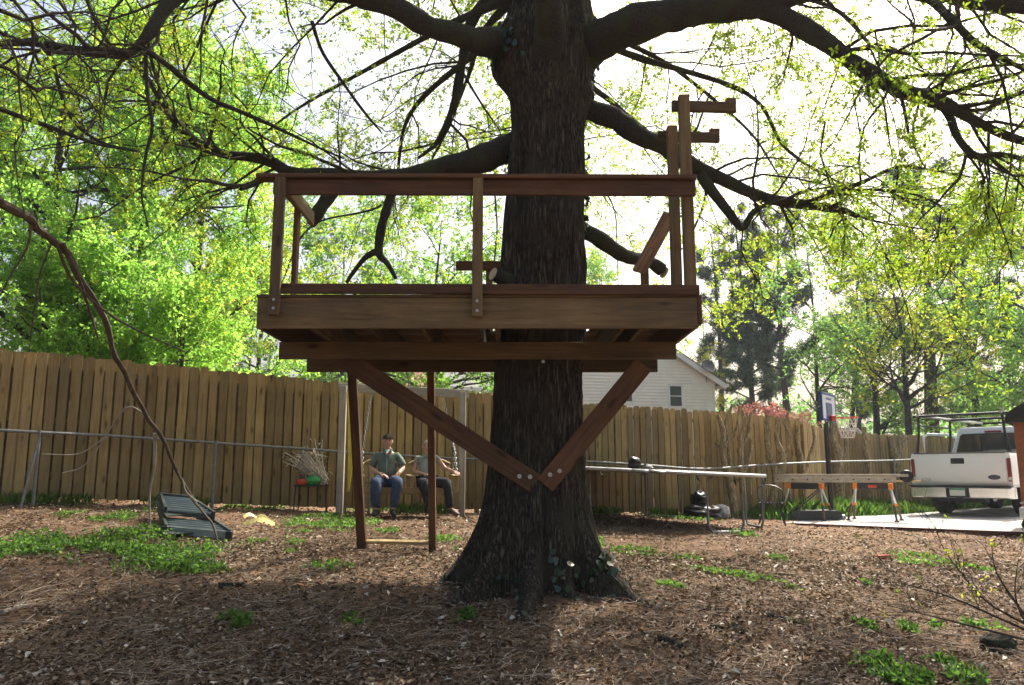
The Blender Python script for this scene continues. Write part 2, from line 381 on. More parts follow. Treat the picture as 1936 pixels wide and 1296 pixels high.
# ---- branching and leaves
def spawn(Pn, R, n, Lr, ang=(35, 80), droop=.0, K=6, rf=.5, rmax=.02, tip=.25, tmin=.15, wig=.18, bias=(0, 0, 0), rg=rng):
    N, K0, _ = Pn.shape
    seg = np.linalg.norm(np.diff(Pn, axis=1), axis=2).sum(1); w = seg / seg.sum()
    i = rg.choice(N, n, p=w); t = tmin + (1 - tmin) * rg.random(n); x = t * (K0 - 1); k = np.minimum(x.astype(int), K0 - 2); u = (x - k)[:, None]
    p = Pn[i, k] * (1 - u) + Pn[i, k + 1] * u; T = Pn[i, k + 1] - Pn[i, k]; T /= np.linalg.norm(T, axis=1, keepdims=True) + 1e-9
    r0 = R[i, k] * (1 - u[:, 0]) + R[i, k + 1] * u[:, 0]
    q = rg.normal(size=(n, 3)); q -= T * (q * T).sum(1, keepdims=True); q /= np.linalg.norm(q, axis=1, keepdims=True)
    a = np.radians(rg.uniform(*ang, n))[:, None]
    d = T * np.cos(a) + q * np.sin(a) + np.array(bias); d /= np.linalg.norm(d, axis=1, keepdims=True)
    L = rg.uniform(*Lr, n) * (1.1 - .4 * t); s = (L / (K - 1))[:, None]
    out = np.empty((n, K, 3)); out[:, 0] = p
    for j in range(1, K):
        d = d + rg.normal(size=(n, 3)) * wig; d[:, 2] -= droop * s[:, 0]; d /= np.linalg.norm(d, axis=1, keepdims=True)
        out[:, j] = out[:, j - 1] + d * s
    r = np.minimum(r0 * rf, rmax) * rg.uniform(.7, 1.1, n); rr = r[:, None] * np.linspace(1, tip, K)[None]
    return out, rr
def tuft_leaves(Pn, n, size, per=5, spread=.04, rg=rng, tmin=.25, aspect=.5, down=.3, tint=(0, 1)):
    """n leaf tufts along the given twigs: diamond leaves folded about the midrib"""
    N, K, _ = Pn.shape
    i = rg.integers(0, N, n); x = (tmin + (1 - tmin) * rg.random(n)) * (K - 1); k = np.minimum(x.astype(int), K - 2); u = (x - k)[:, None]
    c = Pn[i, k] * (1 - u) + Pn[i, k + 1] * u + rg.normal(size=(n, 3)) * spread
    tn = rg.uniform(*tint, n)
    c = np.repeat(c, per, 0); tn = np.clip(np.repeat(tn, per) + rg.normal(size=n * per) * .12, 0, 1); m = n * per
    d = rg.normal(size=(m, 3)); d[:, 2] -= down; d /= np.linalg.norm(d, axis=1, keepdims=True)
    w = rg.normal(size=(m, 3)); w -= d * (w * d).sum(1, keepdims=True); w /= np.linalg.norm(w, axis=1, keepdims=True)
    nn = np.cross(d, w); S = (size * rg.uniform(.6, 1.35, m))[:, None]
    base = c + d * S * .12; tip = c + d * S * 1.12; mid = c + d * S * .62
    fold = nn * S * .12
    v = np.stack([base, mid + w * S * aspect * .5 + fold, tip, mid - w * S * aspect * .5 + fold], 1)
    return v, tn
def leaf_mesh(name, v, tn, mat):
    m = len(v); f = np.arange(m * 4).reshape(m, 4)
    return mesh_np(name, v.reshape(-1, 3), f, mat, False, np.repeat(tn, 4))
# ------------------------------------------------------------------ ground
def graded(a, b, step, far, k=26):
    t = np.geomspace(.3, far, k)
    return np.unique(np.round(np.r_[a - t, np.arange(a, b, step), b + t], 4))
gx = graded(-11, 13, .09, 600); gy = graded(1.5, 22, .09, 600)
XX, YY = np.meshgrid(gx, gy); ZZ = ground_np(XX, YY)
fine = np.clip(1 - np.maximum(0, np.hypot(XX, YY - 10) - 14) / 6, 0, 1) * (~in_poly(XX, YY, PAD))
ZZ = ZZ + fine * (.022 * vnoise(np.stack([XX * 2.1, YY * 2.1, 0 * XX], -1), 1) + .014 * vnoise(np.stack([XX * 6, YY * 6, 0 * XX], -1), 2) + .008 * vnoise(np.stack([XX * 14, YY * 14, 0 * XX], -1), 3))
nx, ny = len(gx), len(gy); ii = np.arange(nx * ny).reshape(ny, nx)
F = np.stack([ii[:-1, :-1], ii[:-1, 1:], ii[1:, 1:], ii[1:, :-1]], -1).reshape(-1, 4)
ground = link('ground', mesh_np('ground', np.stack([XX, YY, ZZ], -1).reshape(-1, 3), F, M['ground'], True))
tag(ground, 'reddish brown bare clay yard strewn with leaf litter', None, None, 'structure')
mb = MB(); mb.prism(PAD, .12, ((0, 0, PAD_Z - .12), (1, 0, 0), (0, 1, 0), (0, 0, 1)))
pad = mb.build('concrete_pad', M['concrete']); tag(pad, 'sunlit pale concrete slab under the truck and sawhorses', None, None, 'structure')
M['edging'] = mat_wood('red_edging_timber', (.06, .022, .018), (.11, .04, .03), (.16, .06, .045), knots=False)
for a, b in zip(PAD[0:2], PAD[1:3]):
    va, vb = Vector((*a, PAD_Z - .035)), Vector((*b, PAD_Z - .035)); nrm = Vector((-(vb - va).y, (vb - va).x, 0)).normalized() * -.025
    plank('edging_board', va + nrm, vb + nrm, .15, .045, M['edging'], pad)

# ------------------------------------------------------------------ oak tree
OX, OY = float(P(1017, 900, 7.68).x), 7.68
ax_py = [1250, 1100, 900, 760, 600, 450, 250, 100, 0, -150, -420]; ax_px = [1012, 1015, 1013, 1017, 1024, 1028, 1037, 1034, 1043, 1046, 1050]
ax_z = [P(1000, y, OY).z for y in ax_py]; ax_x = [P(x, y, OY).x for x, y in zip(ax_px, ax_py)]
rz_y = [1250, 1000, 900, 760, 450, 250, 180, 90, 0, -150, -420]; rz_r = [.47, .47, .445, .42, .40, .375, .415, .49, .40, .36, .32]
rz_z = [P(1000, y, OY).z for y in rz_y]
def axis_x(z): return np.interp(z, ax_z, ax_x)
oak = empty('oak_tree', (OX, OY, gz(OX, OY)), 'massive old oak with furrowed trunk and flared roots carrying the wooden treehouse', 'tree')
NZ, NA = 460, 300
zs = np.r_[np.linspace(.05, 1.4, 150), np.linspace(1.41, 6.2, 270), np.linspace(6.3, 10.5, 40)]
th = np.arange(NA) / NA * 2 * np.pi
TH, ZS = np.meshgrid(th, zs); RR = np.interp(ZS, rz_z, rz_r) * (1 - .28 * np.clip((ZS - 6.2) / 4.3, 0, 1))
zg = ground_np(OX + .75 * np.cos(TH), OY + .75 * np.sin(TH)); hz = np.maximum(ZS - zg, -.4)
def lobe(c, w): d = (TH - c + np.pi) % (2 * np.pi) - np.pi; return np.exp(-(d / w) ** 2)
RR = RR + .035 * np.exp(-hz / .4)
for c, A, h, w in ((-1.68, .40, .22, .18), (-1.72, .85, .10, .11), (-.62, .72, .28, .17), (-.05, .34, .33, .3), (3.2, .46, .34, .34), (3.95, .48, .22, .18), (-2.35, .42, .22, .15), (-1.12, .30, .24, .12), (1.2, .5, .3, .3), (2.2, .5, .3, .3)):
    RR = RR + A * np.exp(-np.maximum(hz, -.25) / h) * lobe(c, w)
RR = np.minimum(RR, 1.45)
def bulge(c, py, A, w, zw): return A * lobe(c, w) * np.exp(-((ZS - P(1000, py, OY).z) / zw) ** 2)
RR = RR + bulge(np.pi, 105, .10, .6, .28) + bulge(0, 90, .10, .6, .3) + bulge(np.pi, 150, .07, .4, .14) + bulge(-2.6, 160, .06, .3, .15) + bulge(-.5, 190, .07, .4, .16) + bulge(-1.5, 160, .06, .5, .2) + bulge(-1.57, 500, .025, .5, .1) + bulge(0.1, 500, .03, .5, .15)
C3 = np.stack([np.cos(TH), np.sin(TH), ZS * .16], -1)
mean = vnoise(C3 * np.array([3, 3, 9]), 4) * .5
r1 = 1 - np.abs(vnoise(np.stack([np.cos(TH) * 9 + mean, np.sin(TH) * 9 + mean, ZS * 1.1], -1), 5))
r2 = 1 - np.abs(vnoise(np.stack([np.cos(TH) * 20 + mean * 2, np.sin(TH) * 20 + mean * 2, ZS * 2.4], -1), 6))
RR = RR + .036 * (r1 - .6) + .026 * (r2 - .6) + .03 * vnoise(np.stack([np.cos(TH) * 1.6, np.sin(TH) * 1.6, ZS * 1.3], -1), 7) + .012 * vnoise(np.stack([np.cos(TH) * 4, np.sin(TH) * 4, ZS * 4], -1), 8)
AX = axis_x(ZS)
V = np.stack([AX + RR * np.cos(TH), OY + RR * np.sin(TH), ZS], -1)
# the trunk base follows the fall of the ground
V[..., 2] -= np.clip((.62 - (ground_np(V[..., 0], V[..., 1]) )) , -.2, .4) * np.exp(-np.maximum(hz, 0) / .25)
ii = np.arange(len(zs) * NA).reshape(len(zs), NA); jj = np.roll(ii, -1, 1)
F = np.stack([ii[:-1], jj[:-1], jj[1:], ii[1:]], -1).reshape(-1, 4)
link('trunk', mesh_np('trunk', V.reshape(-1, 3), F, M['bark'], True), oak, Matrix.Identity(4))
TRUNK_R = lambda x, y: np.hypot(x - OX, y - OY)

def limb_pts(l): 
    p = np.array([P(a, b, y) for a, b, y, r in l]); r = np.array([q[3] * q[2] / FPX for q in l]); return p, r
LIMBS = [
 # big limb leaving the fork to the upper left
 [(1000,110,7.7,44),(945,84,7.5,34),(880,72,7.1,25),(820,55,7.0,24),(765,22,6.9,24),(710,-2,6.8,22),(620,-16,6.6,19),(520,-30,6.4,16),(420,-30,6.2,14),(335,-4,6.0,13),(300,36,5.9,12),(262,86,5.8,11),(225,103,5.8,10),(130,93,5.7,8.5),(55,80,5.6,7.5),(-40,86,5.5,7)],
 # great right limb
 [(1060,120,7.75,56),(1125,80,7.5,42),(1200,47,7.2,37),(1290,26,7.1,33),(1380,10,7.0,29),(1450,4,6.95,25),(1540,-18,6.9,21),(1660,-24,6.8,19),(1780,-12,6.6,18),(1880,4,6.4,17),(1990,18,6.3,15)],
 [(1430,6,7.0,24),(1480,28,7.0,21),(1530,58,7.0,20),(1600,106,7.0,18),(1680,160,7.1,16),(1730,176,7.1,15),(1785,194,7.1,13.5),(1850,232,7.2,10.5),(1936,268,7.3,8),(2030,300,7.4,6)],
 [(1785,192,7.1,12),(1797,222,7.1,8.5),(1812,262,7.0,7.5),(1845,294,7.0,7),(1890,292,7.0,5),(1960,305,7.0,4)],
 [(1745,-8,6.5,11),(1768,8,6.4,9),(1800,40,6.3,8),(1850,85,6.2,6.5),(1940,133,6.1,4.5)],
 # middle right limb
 [(1050,195,7.9,30),(1112,206,7.8,21),(1165,222,7.75,20),(1212,256,7.7,18.5),(1255,280,7.8,18),(1312,316,7.9,15),(1380,345,8.0,12),(1450,372,8.1,10.5),(1535,388,8.2,9),(1590,396,8.3,7),(1622,411,8.3,4)],
 [(1325,330,7.9,12),(1352,366,7.9,11),(1380,402,7.9,9.5),(1404,430,7.9,8),(1424,402,7.9,5.5),(1452,386,8.0,4.5),(1490,380,8.0,3.5)],
 [(1520,385,8.2,6),(1570,368,8.2,5),(1630,345,8.2,4.2),(1700,316,8.3,3.2),(1760,322,8.3,2.4),(1840,336,8.4,1.5)],
 [(1560,362,8.2,4),(1650,360,8.3,3),(1720,366,8.4,2.6),(1780,392,8.5,2),(1810,440,8.5,1.4)],
 # lower left limb, out over the rail and away to the left
 [(1010,262,7.9,36),(958,283,7.8,29),(900,302,7.8,25),(845,314,8.0,20),(780,330,8.2,16),(700,335,8.3,15),(625,333,8.4,14),(560,330,8.3,12),(500,301,8.2,10),(430,292,8.1,9),(375,270,8.1,8.5),(325,222,8.0,7),(285,160,7.9,6),(240,112,7.8,5),(190,80,7.7,4)],
 [(640,335,8.4,14),(622,372,8.4,13),(602,402,8.3,12),(585,428,8.3,8)],
 [(750,335,8.3,11),(740,372,8.3,10),(722,430,8.3,9),(716,478,8.3,7.5),(733,500,8.3,6),(748,528,8.3,4)],
 [(716,474,8.3,6.5),(690,488,8.3,5.5),(668,515,8.3,4.5),(655,535,8.3,3)],
 [(540,332,8.2,6),(500,340,7.9,6.5),(470,352,7.7,5.5),(455,358,7.6,3.5)],
 # lower right sawn limb
 [(1060,420,7.9,26),(1105,438,7.9,17),(1140,455,7.95,15),(1185,480,8.1,14),(1225,497,8.3,13.5),(1250,512,8.4,12)],
 # dark limb behind, upper left
 [(1000,-60,8.2,16),(930,-6,8.4,13),(890,45,8.5,11),(876,110,8.6,10.5),(866,170,8.7,9.5),(850,225,8.8,8),(826,270,8.9,5),(790,300,9.0,3)],
 # stub limb coming forwards over the fork
 [(1022,190,7.75,36),(1028,120,7.3,33),(1036,60,7.05,31),(1040,20,6.9,29),(1046,-60,6.7,27),(1060,-160,6.6,24),(1085,-300,6.4,18)],
 # thin far left boughs
 [(60,60,5.6,5),(100,120,5.6,4),(130,215,5.6,3),(190,268,5.7,4),(255,285,5.8,2.4)],
 [(0,205,5.2,5),(70,232,5.3,4.5),(150,262,5.4,4),(200,277,5.5,3.2),(260,286,5.6,2)],
 [(270,90,5.85,7),(310,118,5.9,6),(350,150,6.0,5.5),(400,188,6.1,5),(460,215,6.2,4.2),(530,245,6.4,3.4),(600,278,6.6,2.6),(650,300,6.8,1.8)],
 [(590,40,6.6,4),(610,100,6.7,3.6),(650,160,6.8,3),(690,215,6.9,2.6),(720,250,7.0,1.6)],
 [(275,100,5.9,4.5),(280,180,5.9,4),(288,240,5.9,3.5),(275,300,5.9,3),(268,370,5.9,2),(280,430,5.9,1.4)],
]
BACK = []
for a, L, z0, rise in ((78, 9.5, 6.9, .10), (50, 9.5, 6.8, .12), (112, 9.5, 6.9, .10), (140, 9.5, 6.8, .10), (22, 9.5, 7.0, .14), (95, 7, 7.4, .4), (40, 8, 7.6, .3), (160, 8, 7.2, .25), (5, 8, 7.4, .4), (-150, 7, 7.4, .4), (-35, 7, 7.6, .4), (-95, 5.5, 8.4, .55), (70, 5, 9, .8), (190, 6, 8.6, .6),
                       (64, 9, 6.6, -.02), (128, 9, 6.6, -.02), (98, 8.5, 6.7, -.02), (35, 9, 6.6, .0)):
    d = np.array([math.cos(rad(a)), math.sin(rad(a)), rise]); o = np.array([axis_x(z0), OY, z0])
    pts = [o + d * L * t + np.array([0, 0, -2.3 * t * t]) + np.array([*rng.normal(size=2) * .16 * (t > .1), rng.normal() * .10 * (t > .1)]) for t in np.linspace(0, 1, 7)]
    BACK.append((np.array(pts), np.array([.07, .042, .028, .020, .014, .010, .006])))
SHADE_LIMBS = []  # unseen upper limbs, added to shade the foreground dirt
for a, L, z0, rise in ((15, 8, 8.6, .3), (32, 9, 8.9, .28), (48, 8.5, 9.2, .3), (64, 8, 9.4, .3), (0, 7, 9.3, .35), (80, 7.5, 9.6, .35), (92, 7.5, 8.9, .3), (104, 7.5, 9.3, .3), (120, 7, 9.0, .35), (25, 6, 9.9, .6), (55, 6, 10, .6)):
    d = np.array([math.cos(rad(a)), math.sin(rad(a)), rise]); o = np.array([axis_x(z0), OY, z0])
    SHADE_LIMBS.append((np.array([o + d * L * t + np.array([0, 0, -.8 * t * t]) + np.array([*rng.normal(size=2) * .25 * (t > .1), rng.normal() * .16 * (t > .1)]) for t in np.linspace(0, 1, 7)]), np.array([.11, .085, .06, .045, .034, .022, .012])))
K = 26; LP, LR = [], []
for l in LIMBS:
    p, r = limb_pts(l); pc = catmull(p, K); rc = np.interp(np.linspace(0, len(r) - 1, K), np.arange(len(r)), r)
    LP.append(pc); LR.append(rc)
for p, r in BACK + SHADE_LIMBS: LP.append(catmull(p, K)); LR.append(np.interp(np.linspace(0, 6, K), np.arange(7), r))
LP, LR = np.array(LP), np.array(LR)
for p, r in zip(LP, LR):
    p2 = catmull(p, 70); r2 = np.interp(np.linspace(0, K - 1, 70), np.arange(K), r)
    wob = vnoise(p2 * 3.1, 9)[:, None] * np.array([.35, .35, .45]); p2 = p2 + wob * r2[:, None]
    r2 = r2 * (1 + .16 * vnoise(p2 * 6.0, 12) + .08 * vnoise(p2 * 15.0, 13))
    v, f = tubes(p2[None], r2[None], 16); link('limb', mesh_np('limb', v, f, M['limb'], True), oak, Matrix.Identity(4))
# cut faces
for (px, py, Y, px2, py2, Y2, r) in ((935, 530, 6.95, 912, 512, 6.8, .075), ):
    a, b = P(985, 545, 7.5), P(932, 518, 7.3)
    mb = MB(); mb.tube([a, a.lerp(b, .6), b], [.10, .075, .065], 14, None, False); mb.build('stub', M['limb'], oak, smooth=True)
    d = (b - a).normalized(); mb = MB(); mb.tube([b - d * .005, b + d * .002], .063, 14); mb.build('cut_face', M['cutwood'], oak)
a, b = P(1240, 506, 8.38), P(1256, 516, 8.42); d = (b - a).normalized()
mb = MB(); mb.tube([b - d * .01, b + d * .01], .066, 14); mb.build('cut_face', M['cutwood'], oak)

# boughs, twigs and leaves
nl = len(LIMBS); nbk = nl + len(BACK)
def keep_clear(Pn):
    """nothing grows through the deck, the railing or the space in front of the trunk"""
    q = Pn.reshape(-1, 3)
    inside = (q[:, 0] > -2.6) & (q[:, 0] < 2.0) & (q[:, 1] < 8.9) & (q[:, 2] < 4.75) & (q[:, 1] > 1.0)
    inside |= (q[:, 0] > -1.3) & (q[:, 0] < 1.5) & (q[:, 1] < 8.0) & (q[:, 2] < 7)
    low = (q[:, 2] < 2.3 + np.maximum(0, 9 - q[:, 1]) * .12) & (q[:, 1] < 12.5) | ((q[:, 0] > -6.5) & (q[:, 0] < 5.2) & (q[:, 2] < 3.7) & (q[:, 1] < 18))
    return ~(inside | low).reshape(Pn.shape[0], -1).any(1)
def sel(a, r, k): return a[k], r[k]
b1, r1_ = spawn(LP[:nl], LR[:nl], 250, (.7, 2.3), (30, 80), .12, 7, .55, .02, .22, .3, .22)
b1, r1_ = sel(b1, r1_, keep_clear(b1))
b5, r5_ = spawn(LP[nbk:], LR[nbk:], 240, (.9, 2.6), (30, 75), .04, 7, .55, .014, .22, .15, .2)  # boughs of the added out-of-view shading limbs
b2, r2_ = spawn(LP[nl:nbk], LR[nl:nbk], 330, (.9, 2.8), (30, 75), .10, 7, .55, .012, .22, .15, .2)
b2, r2_ = sel(b2, r2_, keep_clear(b2))
# long drooping sprays on the right and left
DROOP = [[(1640,395,8.6),(1668,465,8.7),(1700,540,8.8),(1735,630,8.9),(1778,712,9.0)],[(1795,395,8.2),(1800,470,8.3),(1782,560,8.4),(1850,665,8.5)],[(1850,300,7.2),(1862,380,7.3),(1880,450,7.4),(1930,500,7.5)],
 [(1655,60,7.0),(1660,150,7.1),(1690,230,7.2),(1705,300,7.3)],[(1715,0,6.9),(1730,90,6.9),(1760,150,7.0),(1800,165,7.0)],[(1560,230,7.3),(1555,330,7.4),(1600,430,7.5),(1590,520,7.6)],
 [(1860,300,7.0),(1875,380,7.0),(1900,470,7.1),(1925,560,7.2)],[(1480,385,8.3),(1530,450,8.6),(1570,500,8.9),(1600,560,9.0)],[(1405,430,7.9),(1408,500,7.9),(1440,560,8.0),(1478,625,8.1)],
 [(1700,320,8.4),(1690,400,8.6),(1650,470,8.8),(1620,520,9)],[(1930,300,7.6),(1915,420,7.8),(1890,520,8),(1905,610,8.2)],[(1780,395,8.4),(1760,480,8.7),(1700,600,9.2),(1640,660,9.4)],
 [(540,0,6.4),(560,90,6.5),(545,170,6.6),(530,215,6.6)],[(440,0,6.2),(450,60,6.2),(438,120,6.2),(420,175,6.2)],[(330,230,8.0),(345,290,8.0),(350,330,8.0),(390,390,8.0),(425,440,8.0)],[(330,225,8.0),(310,280,8),(285,330,8),(270,390,8)],
 [(10,60,5.0),(40,180,5.0),(30,280,5.0),(45,400,5.1)],[(110,0,4.2),(145,100,4.2),(180,170,4.3),(230,220,4.4)],[(20,0,3.6),(70,60,3.7),(55,160,3.8),(90,240,3.9)],[(160,-10,4.0),(220,70,4.1),(290,110,4.3),(330,180,4.5)],[(-10,120,3.4),(60,170,3.5),(130,170,3.7),(200,230,3.9)],
 [(240,-10,4.6),(200,60,4.6),(150,110,4.7),(60,150,4.8)],[(0,20,3.2),(90,40,3.4),(170,30,3.6),(260,60,3.9)]]
dp = np.array([catmull(np.array([P(*q) for q in l]), 7) for l in DROOP]); dp[:, 1:] += rng.normal(size=dp[:, 1:].shape) * .03
dr = np.linspace(.010, .003, 7)[None] * np.ones((len(DROOP), 1))
ND = 12   # the first sprays carry the hanging foliage on the right
c1, s1 = spawn(b1, r1_, 1500, (.25, .95), (25, 75), .25, 6, .5, .005, .3, .2, .22)
c2, s2 = spawn(b2, r2_, 3000, (.3, 1.2), (25, 75), .2, 6, .5, .007, .3, .15, .22)
c3, s3 = spawn(dp[:ND], dr[:ND], 260, (.3, 1.1), (25, 75), .3, 6, .6, .005, .3, .1, .22)
c4, s4 = spawn(dp[ND:], dr[ND:], 150, (.25, 1.0), (25, 80), .2, 6, .6, .004, .3, .05, .25)
c5, s5 = spawn(b5, r5_, 1800, (.3, 1.1), (25, 75), .1, 6, .5, .006, .3, .15, .22)
c1, s1 = sel(c1, s1, keep_clear(c1)); c2, s2 = sel(c2, s2, keep_clear(c2))
d1, t1 = spawn(np.concatenate([c1, c3, c4]), np.concatenate([s1, s3, s4]), 2000, (.12, .4), (25, 70), .2, 5, .6, .003, .4, .2, .25)
d1, t1 = sel(d1, t1, keep_clear(d1))
vs, fs, off = [], [], 0
for p_, r_, S in ((b1, r1_, 6), (b2, r2_, 5), (dp, dr, 6), (c1, s1, 4), (c2, s2, 3), (c3, s3, 4), (c4, s4, 4), (b5, r5_, 5), (c5, s5, 3), (d1, t1, 3)):
    v, f = tubes(p_, np.maximum(r_, .0016), S); vs.append(v); fs.append(f + off); off += len(v)
tw = link('twigs', mesh_np('twigs', np.concatenate(vs), np.concatenate(fs), M['twig'], True), oak, Matrix.Identity(4)); tw['kind'] = 'stuff'
def thin(v, t, k): 
    m = rng.random(len(v)) < k; return v[m], t[m]
L1 = tuft_leaves(c1, 2000, .042, 6, .03, tint=(.1, .75)); L2 = tuft_leaves(c2, 19000, .046, 7, .06, tint=(.1, .9)); L3 = tuft_leaves(c3, 1700, .05, 6, .05, tint=(.15, .7))
L4 = tuft_leaves(d1, 2200, .042, 5, .02, tint=(.1, .8))
L5 = tuft_leaves(c5, 15000, .06, 6, .06, tint=(.1, .9))  # larger leaves on the added high limbs, there to block sun
lv = np.concatenate([L1[0], L2[0], L3[0], L4[0], L5[0]]); lt = np.concatenate([L1[1], L2[1], L3[1], L4[1], L5[1]])
qc = lv.mean(1); ok = keep_clear(qc[:, None]); lv, lt = lv[ok], lt[ok]
cr = link('crown', leaf_mesh('crown', lv, lt, M['oakleaf']), oak, Matrix.Identity(4)); cr['kind'] = 'stuff'

# ------------------------------------------------------------------ treehouse
YF = 6.5
pl, pr = P(487, 591, YF), P(1318, 594, YF)
xl, xr = pl.x, pr.x; zt = P(903, 564, YF).z; zb = P(903, 622, YF).z; RH = zt - zb; YB = 8.9
th_ = empty('treehouse', ((xl + xr) / 2, 7.6, zb), 'unfinished brown timber treehouse platform with railing bolted around the oak trunk', 'treehouse')
D, DR = M['deck'], M['deckred']
zc = (zt + zb) / 2
plank('rim_board', (xl, YF, zc), (xr, YF, zc), RH, .04, D, th_)
plank('rim_board', (xl + .02, YF + .022, zc), (xl + .02, YB, zc), RH - .004, .038, D, th_)
plank('rim_board', (xr - .02, YF + .022, zc), (xr - .02, YB, zc), RH - .004, .038, DR, th_)
plank('rim_board', (xl, YB + .02, zc), (xr, YB + .02, zc), RH, .04, D, th_)
plank('trim_board', (xr + .022, YF - .02, P(1318, 597, YF).z + .05), (xr + .022, 7.6, P(1318, 597, YF).z + .05), RH * .95, .036, DR, th_)
nj = 8
for k in range(1, nj):
    x = xl + (xr - xl) * k / nj
    if abs(x - axis_x(2.7)) < .5: x += .3 * (1 if x > axis_x(2.7) else -1)
    plank('joist', (x, YF + .024, zc), (x, YB - .004, zc), RH - .006, .038, D, th_)
tx = axis_x(zt)
nb = 17; bw = (YB + .06 - (YF - .03)) / nb
for k in range(nb):
    y = YF - .03 + bw * (k + .5); m_ = DR if k % 3 else D
    if abs(y - OY) < .52:
        plank('deck_board', (xl - .01, y, zt + .014), (tx - .52, y, zt + .014), bw - .008, .024, m_, th_, (0, 1, 0), .003)
        plank('deck_board', (tx + .52, y, zt + .014), (xr + .005, y, zt + .014), bw - .008, .024, m_, th_, (0, 1, 0), .003)
    else: plank('deck_board', (xl - .01, y, zt + .014), (xr + .005, y, zt + .014), bw - .008, .024, m_, th_, (0, 1, 0), .003)
Yb1, Yb2 = 7.2, 8.16
zb1 = P(903, 680, Yb1).z; h1 = zb - zb1 - .002
plank('support_beam', (P(528, 665, Yb1).x, Yb1, zb - .001 - h1 / 2), (P(1278, 665, Yb1).x, Yb1, zb - .001 - h1 / 2), h1, .042, D, th_)
plank('support_beam', (P(580, 700, Yb2).x, Yb2, zb - .001 - h1 / 2), (P(1243, 700, Yb2).x, Yb2, zb - .001 - h1 / 2), h1, .042, D, th_)
YBR = 7.205 + .03
def bolt(p, d, r, parent, name='bolt'):
    d = Vector(d).normalized(); p = Vector(p); mb = MB()
    mb.tube([p, p + d * .004], r * 1.2, 12); mb.tube([p + d * .004, p + d * .014], r * .75, 6); return mb.build(name, M['bolt'], parent)
for (x0, y0, x1, y1, bl) in ((640, 672, 1012, 915, ((982, 901), (1002, 902))), (1216, 690, 1030, 918, ((1040, 898), (1058, 891)))):
    a, b = P(x0, y0, YBR), P(x1, y1, YBR)
    br = plank('brace', a, b, .185, .04, DR, th_, (0, 0, 1))
    for q in bl: bolt(P(q[0], q[1], YBR - .021), (0, -1, 0), .017, br)
bolt(P(1027, 684, Yb1 - .022), (0, -1, 0), .014, th_)
# railing
zcap = P(903, 339, YF).z
def X(px, py, Y=YF): return P(px, py, Y).x
plank('cap_rail', (X(490, 340), YF - .03, zcap), (X(1313, 345), YF - .03, zcap - .012), .14, .036, DR, th_, (0, 1, 0))
plank('top_rail', (X(520, 358), YF - .04, zcap - .09), (X(1313, 362), YF - .04, zcap - .102), .135, .036, DR, th_)
plank('kick_rail', (X(528, 548), YF - .04, P(528, 548, YF).z), (X(1320, 550), YF - .04, P(1320, 551, YF).z), .086, .036, DR, th_)
def post(px, py0, py1, Y, w, t, mat, name='post'):
    x = X(px, (py0 + py1) / 2, Y); return plank(name, (x, Y, P(px, py1, Y).z), (x, Y, P(px, py0, Y).z), w, t, mat, th_, (1, 0, 0))
zc0 = zcap - .02
def rail_post(px, Y, zb_, w, t, mat):
    x = X(px, 470, Y); p = plank('rail_post', (x, Y, zb_), (x, Y, zc0), w, t, mat, th_, (1, 0, 0)); return x, p
x1_, p1_ = rail_post(524, YF - .085, P(516, 600, YF).z, .088, .05, M['post'])
x2_, p2_ = rail_post(903, YF - .078, P(903, 603, YF).z, .088, .038, M['post'])
for x_, p_, ys in ((x1_, p1_, (572, 588)), (x2_, p2_, (574, 592))):
    for y_ in ys: bolt((x_, YF - .11 if x_ == x1_ else YF - .097, P(903, y_, YF).z), (0, -1, 0), .011, p_)
xs_ = x1_ + .02
plank('cap_rail', (xs_ - .05, YF + .05, zcap - .002), (xs_ - .05, 7.3, zcap - .002), .14, .034, D, th_, (1, 0, 0))
plank('top_rail', (xs_ + .03, YF + .0, zcap - .092), (xs_ + .03, 7.32, zcap - .092), .135, .034, D, th_)
plank('rail_post', (xs_ - .015, 6.95, zt), (xs_ - .015, 6.95, zc0), .088, .042, DR, th_, (0, 1, 0))
# the two tall posts with arms
for (Y, pxt, pyt, pxb, arm, ya) in ((6.6, 1292, 182, 1306, (1270, 1391), 202), (7.12, 1270, 240, 1280, (1244, 1360), 259)):
    x = (P(pxt, pyt, Y).x + P(pxb, 560, Y).x) / 2
    tp = plank('tall_post', (P(pxb, 560, Y).x, Y, zt - .12), (P(pxt, pyt, Y).x, Y, P(pxt, pyt, Y).z), .095, .075, M['post'], th_, (1, 0, 0))
    pa, pb = P(arm[0], ya - 1, Y + .06), P(arm[1], ya + 2, Y + .06)
    plank('arm', pa, pb, .098, .045, D, th_)
    plank('arm_block', P(arm[1] - 18, ya - 9, Y + .06), P(arm[1], ya - 9, Y + .06), .06, .05, D, th_)
# boards at the back of the deck
plank('rear_rail', P(862, 503, 8.85), P(952, 503, 8.85), .11, .036, DR, th_)
x = P(925, 520, 8.86).x; plank('rail_post', (x, 8.88, zt), (x, 8.88, P(925, 512, 8.88).z), .08, .036, D, th_, (1, 0, 0))
plank('slab_board', P(1268, 404, 7.5), P(1208, 515, 8.0), .15, .035, M['rawplank'], th_, (1, .2, 0))
x = P(1219, 530, 8.05).x; plank('rail_post', (x, 8.05, zt), (x, 8.05, P(1219, 495, 8.05).z), .08, .07, D, th_, (1, 0, 0))
